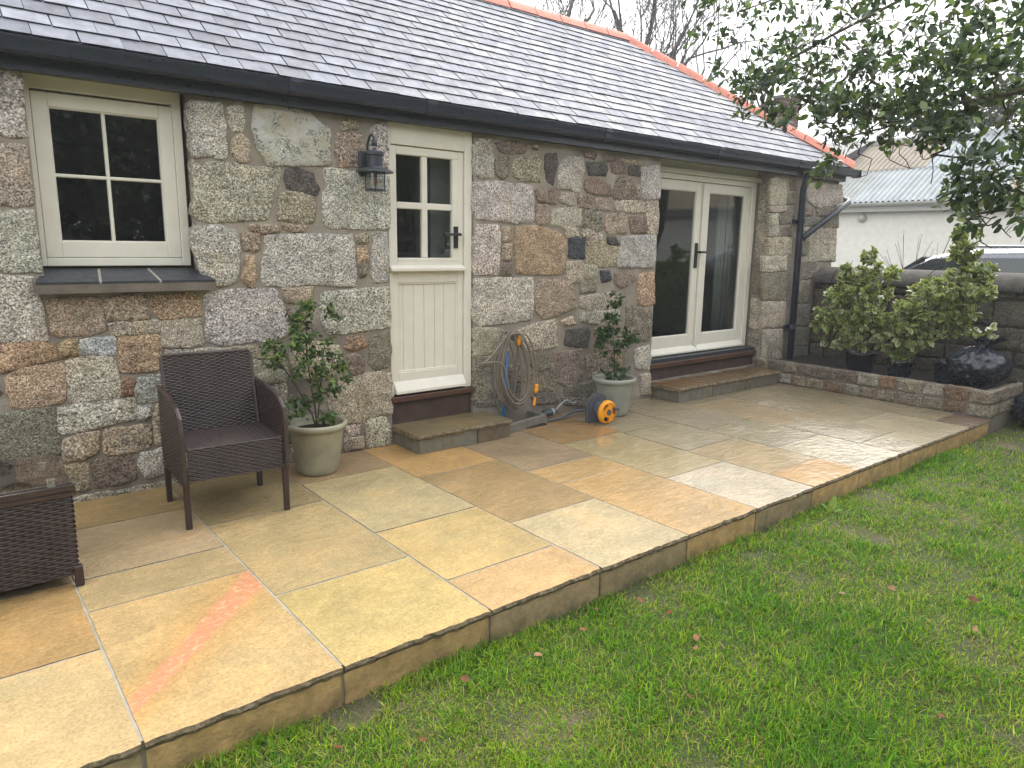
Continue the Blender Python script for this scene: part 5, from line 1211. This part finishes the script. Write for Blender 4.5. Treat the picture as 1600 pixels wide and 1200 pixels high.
# white rendered outbuilding with corrugated roof
ob = empty('white_outbuilding', (16, -2, 0)); tag(ob, 'white rendered outbuilding with corrugated metal roof beyond the garden wall', 'outbuilding'); OO = -ob.location
m = MB(); m.box((16, -9, -.3), (20.6, 3.75, 2.45)); m.build('wall', M['white_render'], ob, loc=OO)
RS = Vector((15.82, 0, 2.6)); RT_ = Vector((18.3, 0, 4.12)); rd = (RT_-RS).normalized(); rn = Vector((-rd.z, 0, rd.x)); RL = (RT_-RS).length
rf = empty('roof', (0, 0, 0), ob); rf.location = OO
WL = .118
def sheet(y0, nw, s0, s1, rgb, lift):
    V = []; F = []; k = nw*8
    for s_ in (s0, s1):
        for i in range(k+1):
            y = y0+WL*nw*i/k; p = RS+rd*s_+rn*(.024*math.sin(2*math.pi*y/WL)+lift); V.append((p.x, y, p.z))
    for i in range(k): F.append((i, i+1, k+2+i, k+1+i))
    V2 = [(v[0]-rn.x*.003, v[1], v[2]-rn.z*.003) for v in V]; o_ = len(V)
    m = MB(); m.add(V+V2, F+[tuple(q+o_ for q in f[::-1]) for f in F]); m.build('roof_sheet', M['corrugated'], rf, smooth=True, fix=False, color=lin(*rgb, .52))
y = 3.9
for i in range(13):
    y -= WL*8
    up_c = (186, 172, 150) if i < 2 else ((194, 204, 207) if i < 5 else (190, 176, 152)); lo_c = (188, 194, 190) if i < 1 else ((198, 207, 210) if i < 4 else (196, 178, 144))
    sheet(y, 8, 0, RL*.5+.12, lo_c, .002+.004*(i % 2)); sheet(y, 8, RL*.5, RL, up_c, .016+.004*(i % 2))
m = MB(); m.add([(15.9, -9, 2.5), (18.3, -9, 4.08), (18.3, 3.9, 4.08), (15.9, 3.9, 2.5), (20.7, -9, 2.5), (20.7, 3.9, 2.5)], [(0, 1, 2, 3), (1, 4, 5, 2), (0, 4, 1), (3, 2, 5)]); m.build('roof_deck', M['far_slate'], rf)
m = MB(); m.tube([(18.3, -9, 4.16), (18.3, 3.95, 4.16)], .1, 10); m.build('ridge_capping', M['far_roof'], rf, smooth=True)
m = MB(); m.prism([(15.7+.07*math.cos(a), 2.58+.07*math.sin(a)) for a in np.linspace(math.pi, 2*math.pi, 11)], -9, 3.9, 'xz'); m.build('gutter', M['white_plastic'], ob, smooth=False, loc=OO)
m = MB(); m.box((15.8, -9, 2.4), (15.99, 3.85, 2.57)); m.build('fascia', M['white_plastic'], ob, loc=OO)
m = MB(); m.lathe([(0, -.09), (.05, -.085), (.085, -.05), (.1, 0), (.1, .02)], (15.98, 2.75, 2.28), 16, 'x'); m.build('bulkhead_light', M['white_plastic'], ob, smooth=True, loc=OO)
# pale house and brick chimney behind
hb = empty('far_house', (25, 6, 0)); tag(hb, 'distant house with pale roof behind the corrugated outbuilding', 'house'); OO = -hb.location
m = MB(); m.box((24, -3, -.3), (30, 9.5, 4.0)); m.build('wall', M['white_render'], hb, loc=OO)
m = MB(); m.add([(23.7, -3.3, 3.9), (23.7, 9.8, 3.9), (27, 9.8, 6.2), (27, -3.3, 6.2), (30.3, -3.3, 3.9), (30.3, 9.8, 3.9)], [(0, 3, 2, 1), (3, 4, 5, 2), (0, 4, 3), (1, 2, 5)]); m.build('roof', M['far_roof'], hb, loc=OO)
cb = empty('chimney_cottage', (19, 8, 0)); tag(cb, 'brick chimney stack of a cottage rising behind the end of the slate roof', 'chimney'); OO = -cb.location
CYc = 6.0; CXc = 18.0
m = MB(); m.box((CXc-2, 4, -.3), (CXc+3, 12, 3.4)); m.build('wall', M['white_render'], cb, loc=OO)
m = MB(); m.add([(CXc-2.2, 3.8, 3.3), (CXc-2.2, 12.2, 3.3), (CXc+.5, 12.2, 4.3), (CXc+.5, 3.8, 4.3), (CXc+3.2, 3.8, 3.3), (CXc+3.2, 12.2, 3.3)], [(0, 3, 2, 1), (3, 4, 5, 2), (0, 4, 3), (1, 2, 5)]); m.build('roof', M['far_slate'], cb, loc=OO)
st = MB(); st.box((CXc-.22, CYc-.22, 4.0), (CXc+.22, CYc+.22, 5.45)); st = st.build('stack', M['mortar'], cb, loc=OO)
bm_ = {}
for r_ in range(9):
    z0 = 4.75+r_*.077; o_ = (r_ % 2)*.11
    for fx in (0, 1):
        for k in range(2):
            a = -.23+k*.23+(.0 if r_ % 2 else 0); m = MB()
            if fx == 0: m.box((CXc-.235, CYc+a+.004, z0), (CXc-.215, CYc+a+.226, z0+.067), .003)
            else: m.box((CXc+a+.004, CYc-.235, z0), (CXc+a+.226, CYc-.215, z0+.067), .003)
            m.build('brick', M['brick'], st)
m = MB(); m.box((CXc-.28, CYc-.28, 5.45), (CXc+.28, CYc+.28, 5.53), .01); m.build('stack_cap', M['concrete'], cb, loc=OO)

# ================================================================== TREES
def bare_tree(name, base, label, height, seed, lean=(0, 0), spread=.55, r0=.16, levels=6):
    random.seed(seed); o = empty(name, base); tag(o, label, 'tree', 'bare trees behind the cottage'); m = MB(); m2 = MB()
    def grow(p, d, L, r, lv):
        n = 4 if lv < 3 else 3; pts = [p]; rr = [r]
        for i in range(n):
            d = (d+Vector((random.gauss(0, .16), random.gauss(0, .16), random.gauss(.05, .1)))*(1 if lv else .4)).normalized(); p = p+d*L/n; pts.append(p); rr.append(max(.0075, r*(1-.34*(i+1)/n)))
        (m if lv < 2 else m2).tube(pts, rr, 7 if lv < 2 else (5 if lv < 3 else 3), cap=False)
        if lv >= levels: return
        k = random.choice([2, 3, 3]) if lv < levels-1 else 3
        for j in range(k):
            a = random.uniform(0, 2*math.pi); s_ = random.uniform(.35, 1)*spread; x = d.orthogonal().normalized(); y_ = d.cross(x)
            nd = (d+(x*math.cos(a)+y_*math.sin(a))*s_*1.3+Vector((0, 0, .12))).normalized(); i = random.choice([2, 3, n]) if j else n
            i = min(i, n); grow(pts[i], nd, L*random.uniform(.6, .82), rr[i]*random.uniform(.6, .8), lv+1)
    d0 = Vector((lean[0], lean[1], 1)).normalized(); grow(Vector((0, 0, -.3)), d0, height*.38, r0, 0)
    m.build('trunk', M['bare_bark'], o, smooth=True, fix=False); tag(m2.build('crown', M['bare_bark'], o, smooth=True, fix=False), kind='stuff')
bare_tree('bare_tree', (11.2, 9.5, 0), 'leafless grey tree leaning over the roof ridge, leftmost behind the cottage', 9.5, 2, (.0, -.05), r0=.24)
bare_tree('bare_tree', (13.6, 9.0, 0), 'leafless tree with forked trunk just right of the leftmost one', 10, 5, (.1, 0), r0=.25)
bare_tree('bare_tree', (16.2, 9.2, 0), 'leafless tree with steep twin limbs above the ridge bend', 10.5, 9, (.05, 0), r0=.27)
bare_tree('bare_tree', (18.6, 9.6, 0), 'leafless tree behind the hip tiles and overhanging leaves', 10, 14, (.12, 0), r0=.25)
bare_tree('bare_tree', (23.5, 12.5, 0), 'leafless tree furthest right behind the brick chimney', 9, 17, (-.05, 0), r0=.25)
bare_tree('bare_tree', (9.8, 12.5, 0), 'slender leafless tree furthest left above the terracotta ridge', 10, 23, (-.05, 0), r0=.22)

def bushy(name, base, label, blobs, n, L, cols, seed, cat='tree', trunk=.1, group=None):
    random.seed(seed); o = empty(name, base); tag(o, label, cat, group); pl = Plant((0, 0, -.2)); cz = sum(b[0][2] for b in blobs)/len(blobs)
    pl.path([(0, 0, cz*.4), (0.05, 0, cz*.8)], 0); T = []
    for c, r, k in blobs: T += sphere_pts(c, r, k)
    pl.reach(T, seg=.4, wig=.3); pl.branches('trunk', M['bark'], o, r0=.012, rmax=trunk)
    P, D = pl.leafpts(n, .8, .16); k = len(P); ln = RNG.uniform(.7, 1.2, k)*L
    V, F, C = leaf_batch(P, D, rnd_normals(D), ln, ln*.5, tint(k, cols, .2)); tag(np_mesh('crown', V, F, M['leaf'], o, C), kind='stuff')
DK = [(.025, .045, .015), (.04, .06, .02), (.06, .075, .025), (.08, .07, .035)]
bushy('evergreen_tree', (22.6, 3.2, 0), 'olive brown evergreen tree behind the corrugated roof', [((0, 0, 4.6), 1.2, 24), ((0, -1.5, 5.0), 1.3, 24), ((0, 1.4, 4.8), 1.1, 18), ((0, -.3, 6), 1.2, 18)], 34, .2, DK, 31, trunk=.18)
bushy('evergreen_tree', (23.5, -2.6, 0), 'dark evergreen tree behind the corrugated roof at the right', [((0, 0, 5), 1.5, 26), ((0, -1.8, 5.4), 1.5, 26), ((0, 1.5, 5.6), 1.3, 20), ((0, 0, 7), 1.4, 18)], 34, .2, DK, 33, trunk=.18)
# trees and hedge behind the photographer, seen mirrored in the panes
for i, (x, y, h) in enumerate(((-7, -13.5, 7.2), (-2.5, -15, 8.2), (2.0, -14, 7.6), (6.2, -15, 8.5), (10.5, -14, 7.6), (15, -13, 4.6), (20, -11, 4.2))):
    random.seed(50+i); g = empty('garden_tree', (x, y, -.15)); tag(g, ['round', 'tall', 'broad', 'spreading', 'dense', 'far', 'sidelong'][i]+' evergreen tree at the back of the lawn, mirrored in the glass', 'tree', 'trees at the back of the lawn')
    m = MB(); m.tube([(0, 0, -.1), (.1, 0, h*.3), (0, .1, h*.6)], [.22, .17, .08], 8)
    for k in range(7): a_ = k*.9; m.tube([(.05, 0, h*.25+k*.2), (math.cos(a_)*1.3, math.sin(a_)*1.3, h*.45+k*.25)], [.07, .02], 6)
    m.build('trunk', M['bark'], g, smooth=True, fix=False)
    k = 16000; u_ = RNG.normal(0, 1, (k, 3)); u_ /= np.linalg.norm(u_, axis=1, keepdims=True); rr = RNG.random(k)**.45
    lob = np.array([1+.35*mnoise.noise(Vector(q)*1.8+Vector((i*7, 0, 0))) for q in u_]); P = u_*(rr*lob)[:, None]*np.array([2.9, 2.2, h*.5]); P[:, 2] += h*.48; P = P[P[:, 2] > .05]; k = len(P)
    a1 = RNG.normal(0, 1, (k, 3)); a1 /= np.linalg.norm(a1, axis=1, keepdims=True); a2 = np.cross(a1, RNG.normal(0, 1, (k, 3))); a2 /= np.linalg.norm(a2, axis=1, keepdims=True); sz = RNG.uniform(.09, .17, k)[:, None]
    V = np.stack([P-a1*sz, P+a2*sz*.5, P+a1*sz, P-a2*sz*.5], 1).reshape(-1, 3); F = np.arange(4*k).reshape(-1, 4)
    tag(np_mesh('crown', V, F, M['leaf'], g, np.repeat(tint(k, [(.07, .09, .055), (.1, .11, .08), (.13, .13, .1), (.05, .07, .045)], .25), 4, 0)), kind='stuff')

# evergreen tree overhanging from the right
random.seed(77)
tr = empty('overhanging_tree', (6.7, -5.9, LZ)); tag(tr, 'glossy dark green evergreen tree overhanging from the upper right', 'tree'); TO = tr.location
pl = Plant((6.7, -5.9, LZ-.1)); A_ = pl.path([(6.66, -5.8, .6), (6.55, -5.7, 1.4), (6.4, -5.55, 2.1), (6.25, -5.3, 2.7)], 0)
l1 = pl.path([at(1680, -160, 4.9), at(1540, -80, 5.0), at(1407, 0, 5.2), at(1300, 55, 5.6), at(1200, 112, 6.0)], A_)
l2 = pl.path([at(1690, 120, 4.7), at(1560, 150, 5.0), at(1470, 165, 5.2), at(1380, 200, 5.5), at(1300, 220, 5.8)], A_)
l3 = pl.path([at(1900, 260, 4.3), at(1700, 330, 4.5), at(1590, 325, 4.6), at(1520, 335, 4.7)], A_-1)
l4 = pl.path([at(1540, -60, 5.2), at(1420, -60, 5.6), at(1290, -30, 6.0), at(1150, 20, 6.4)], A_)
B = [(1180, 55, 75, 6.2, 10), (1250, 35, 85, 6.0, 10), (1335, 60, 90, 5.6, 16), (1300, 130, 75, 5.8, 14), (1420, 70, 100, 5.3, 26), (1400, 150, 62, 5.5, 20), (1520, 70, 110, 5.0, 28), (1540, 165, 70, 5.0, 20), (1235, 115, 60, 6.1, 11), (1165, 105, 38, 6.3, 6), (1195, 160, 34, 6.2, 8), (1470, 20, 90, 5.2, 10), (1590, 20, 100, 4.7, 16), (1560, 275, 45, 4.6, 9), (1515, 320, 30, 4.7, 5), (1580, 330, 40, 4.5, 8), (1315, 180, 42, 5.8, 12), (1120, 15, 50, 6.4, 9), (1300, 262, 16, 5.9, 4), (1240, 172, 28, 6.0, 5), (1370, 195, 30, 5.5, 6), (1605, 240, 45, 4.6, 7), (1455, 205, 30, 5.1, 6), (1480, 130, 70, 5.3, 8)]
T = []
for px, py, r, d, n in B:
    T += sphere_pts(at(px, py, d), r*d/1115, n, (1, 1.3, 1))
T2 = []
pl.reach(T, seg=.09, wig=.4, sag=.05)
pl.p = [p-TO for p in pl.p]; pl.branches('trunk', M['bark'], tr, r0=.0022, rmax=.12, power=2.35)
P, D = pl.leafpts(25, .55, .035); k = len(P); ln = RNG.uniform(.5, 1.2, k)*.066
LC = [(.045, .075, .04), (.06, .098, .05), (.035, .06, .036), (.09, .135, .06), (.07, .095, .058), (.15, .2, .075)]
V, F, C = leaf_batch(P, D, rnd_normals(D), ln, ln*RNG.uniform(.4, .56, k), tint(k, LC, .25)); tag(np_mesh('crown', V, F, M['leaf'], tr, C), kind='stuff')
# bare thin twigs inside the crown
random.seed(78); pl2 = Plant(at(1590, 130, 5.3)-TO); pl2.path([at(1520, 170, 5.5)-TO, at(1440, 190, 5.7)-TO], 0)
T = []
for px, py, r, d, n in ((1400, 150, 110, 5.8, 60), (1500, 190, 90, 5.5, 46), (1540, 370, 36, 4.7, 12), (1300, 120, 90, 6.2, 40), (1180, 90, 70, 6.6, 22)): T += [q-TO for q in sphere_pts(at(px, py, d), r*d/1115, n)]
pl2.reach(T, seg=.1, wig=.5); tag(pl2.branches('bare_twigs', M['twig'], tr, r0=.0028, rmax=.014), kind='stuff')

# palm-like plant at the top right
pa = empty('cabbage_palm', (10.3, -4.2, -.1)); tag(pa, 'spiky pale green palm crown at the upper right behind the leaves', 'palm'); PO = pa.location
m = MB(); pc = at(1628, 45, 10.0); pt = [Vector((0, 0, -.2)), (pc-PO)*.5+Vector((.05, .05, 0)), pc-PO]; pt[1].x = (pc-PO).x*.8; pt[1].y = (pc-PO).y*.8; m.tube(pt, [.12, .09, .08], 10); m.build('trunk', M['bark'], pa, smooth=True)
V = []; F = []; random.seed(5)
for i in range(90):
    a = random.uniform(0, 2*math.pi); e = random.uniform(-.5, 1.3); d = Vector((math.cos(a)*math.cos(e), math.sin(a)*math.cos(e), math.sin(e))); L = random.uniform(.5, .8); sx = d.cross(Vector((0, 0, 1))).normalized()
    o_ = len(V); q = pc-PO
    for j in range(5):
        u = j/4; p = q+d*L*u+Vector((0, 0, -.22*u*u*L)); w = .016*(1-u**2)+.001; V += [(p+sx*w)[:], (p-sx*w)[:]]
    for j in range(4): b = o_+j*2; F.append((b, b+1, b+3, b+2))
tag(np_mesh('crown', np.array(V), np.array(F), M['leaf'], pa, np.tile([.12, .17, .08], (len(V), 1))), kind='stuff')

# ================================================================== LAWN
random.seed(90)
n = 500000; xy = np.empty((0, 2))
while len(xy) < 400000:
    c = np.stack([RNG.uniform(-1.2, 12.5, n), RNG.uniform(-6.2, -2.6, n)], 1); d = np.hypot(c[:, 0], c[:, 1]+4.9)
    fwd = (c[:, 0]*.63+(c[:, 1]+4.9)*.777) > -.3
    keep = (RNG.random(n) < np.minimum(1, (2.0/np.maximum(d, .5))**1.4)*.9) & fwd & ~((c[:, 0] > 9) & (c[:, 1] > -20)) 
    xy = np.concatenate([xy, c[keep]])
xy = xy[:400000]
pat = np.array([mnoise.noise(Vector((x*1.5, y*1.5, 5)))+.6*mnoise.noise(Vector((x*4.3, y*4.3, 8))) for x, y in xy])
thin = np.array([mnoise.noise(Vector((x*2.4, y*2.4, 15)))+.5*mnoise.noise(Vector((x*7, y*7, 2))) for x, y in xy])
for px, py, r_ in ((765, 1170, .2), (690, 1090, .1), (1395, 905, .3), (835, 1010, .12), (1000, 950, .16), (1170, 860, .25), (640, 1010, .1), (1480, 920, .2), (1560, 700, .5), (1400, 1150, .12), (900, 1120, .1), (560, 1110, .1), (1240, 1010, .1)):
    q_ = CAM+(fw*1115+rt*(px-800)-up*(py-600))*((LZ-CAM.z)/(fw*1115+rt*(px-800)-up*(py-600)).z)
    dd_ = np.hypot(xy[:, 0]-q_.x, (xy[:, 1]-q_.y)*1.3)/r_; thin += .5*np.exp(-dd_**2)
edge = np.clip((-2.62-xy[:, 1])/.12, 0, 1)
shade = (xy[:, 0] > 7.2) & (xy[:, 1] > -3.2)
keep = (RNG.random(len(xy)) < np.clip(1.15-2.2*np.clip(thin-.36, 0, 1), .1, 1)) & ~(shade & (RNG.random(len(xy)) < .6))
xy, pat, thin, edge = xy[keep], pat[keep], thin[keep], edge[keep]; n = len(xy)
gz = np.array([.028*mnoise.noise(Vector((x*1.1, y*1.1, 0)))+.012*mnoise.noise(Vector((x*4, y*4, 3))) for x, y in xy])+LZ
d = np.hypot(xy[:, 0], xy[:, 1]+4.9)
h = RNG.uniform(.014, .05, n)*(1+.55*np.clip(pat, -.6, .9))*np.clip(1-.55*np.clip(thin, 0, 1), .4, 1); tall = RNG.random(n) < .035; h[tall] *= 1.9; h += .012*(edge < .9)
w = RNG.uniform(.0009, .002, n)*(1+.2*d)
a = RNG.uniform(0, 2*np.pi, n); lean = RNG.uniform(.2, 1.25, n)
D2 = np.stack([np.cos(a), np.sin(a)], 1); Sx = np.stack([-np.sin(a), np.cos(a)], 1); base = np.concatenate([xy, gz[:, None]-.004], 1)
def pt_(u, side):
    q = base.copy(); q[:, :2] += D2*(h*lean*u**1.7)[:, None]+Sx*(side*w*(1-.55*u))[:, None]; q[:, 2] += h*(u-.28*lean*u*u); return q
V = np.stack([pt_(0, -1), pt_(0, 1), pt_(.5, -1), pt_(.5, 1), pt_(1, 0)], 1).reshape(-1, 3)
f = np.array([(0, 1, 3), (0, 3, 2), (2, 3, 4)]); F = (f[None]+(np.arange(n)*5)[:, None, None]).reshape(-1, 3)
G = np.array([(.06, .19, .005), (.12, .285, .007), (.205, .36, .011), (.31, .385, .02), (.38, .33, .1)])
pr = np.stack([np.clip(.26+.45*pat, .03, 1), np.full(n, .28), np.clip(.3-.1*pat, .05, 1), np.clip(.26-.4*pat+.2*thin, .05, 1), np.clip(.08+.42*thin, .03, .6)], 1); pr /= pr.sum(1, keepdims=True)
ci = (RNG.random((n, 1)) > np.cumsum(pr, 1)).sum(1).clip(0, 4); C = G[ci]*(1+RNG.normal(0, .18, (n, 1)))
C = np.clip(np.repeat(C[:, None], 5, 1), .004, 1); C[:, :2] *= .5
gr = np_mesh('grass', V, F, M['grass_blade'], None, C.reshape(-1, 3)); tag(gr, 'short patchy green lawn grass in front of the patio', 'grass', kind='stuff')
# fallen leaves, one seedling
def lz(x, y): return LZ+.028*mnoise.noise(Vector((x*1.1, y*1.1, 0)))+.012*mnoise.noise(Vector((x*4, y*4, 3)))
def floorp(px, py, z):
    v = fw*1115+rt*(px-800)-up*(py-600); k = (z-CAM.z)/v.z; return CAM+v*k
for i, (px, py) in enumerate([(575, 985), (520, 1165), (665, 1160), (668, 1145), (1085, 1020), (1088, 1005), (1072, 1090), (848, 1020), (1310, 925), (1530, 943), (1475, 1112), (1400, 918), (935, 950), (905, 978), (1520, 990), (1006, 940), (735, 1065), (1040, 955)]):
    p = floorp(px, py, LZ+.02); o = empty('fallen_leaf', (p.x, p.y, lz(p.x, p.y)+.022)); tag(o, 'small curled russet leaf lying in the lawn', 'fallen leaf', 'fallen leaves on the lawn')
    a = random.uniform(0, 6.28); L = random.uniform(.032, .055)
    V, F, C = leaf_batch(np.array([(0., 0, 0)]), np.array([(math.cos(a), math.sin(a), .25)]), np.array([(random.gauss(0, .4), random.gauss(0, .4), 1)]), np.array([L]), np.array([L*.6]), np.array([random.choice([(.2, .07, .03), (.26, .12, .06), (.3, .17, .09), (.16, .06, .03)])]))
    np_mesh('blade', V, F, M['dry_leaf'], o, C)
p = floorp(1298, 800, LZ+.01); o = empty('seedling', (p.x, p.y, LZ)); tag(o, 'yellow green broad-leaved weed standing against the patio edge', 'weed')
V, F, C = leaf_batch(np.array([(0., 0, 0)]*5), np.array([(.5, .1, 1), (-.9, .2, .25), (.5, -.6, .4), (-.2, .5, .5), (.8, .3, .3)]), np.array([(-.7, -.7, .2), (0, 0, 1), (0, 0, 1), (0, 0, 1), (0, 0, 1.)]), np.array([.13, .09, .08, .09, .07]), np.array([.055, .045, .04, .05, .04]), np.array([(.2, .28, .05), (.16, .28, .05), (.14, .24, .05), (.15, .25, .05), (.14, .24, .05)]))
np_mesh('leaf', V, F, M['leaf'], o, C)

# thin winter mist: a closed box of even, pale air round the whole place
m = MB(); m.box((-155, -155, -1.3), (185, 185, 18)); hz = m.build('haze', None); tag(hz, kind='stuff')
hm = bpy.data.materials.new('mist'); hm.use_nodes = True; hn = hm.node_tree.nodes; hn.remove(hn['Principled BSDF'])
pv = hn.new('ShaderNodeVolumePrincipled'); pv.inputs['Density'].default_value = .0027; pv.inputs['Color'].default_value = (.93, .95, 1, 1); pv.inputs['Anisotropy'].default_value = .2
hm.node_tree.links.new(pv.outputs[0], hn['Material Output'].inputs['Volume']); hz.data.materials.append(hm); S.cycles.volume_bounces = 0
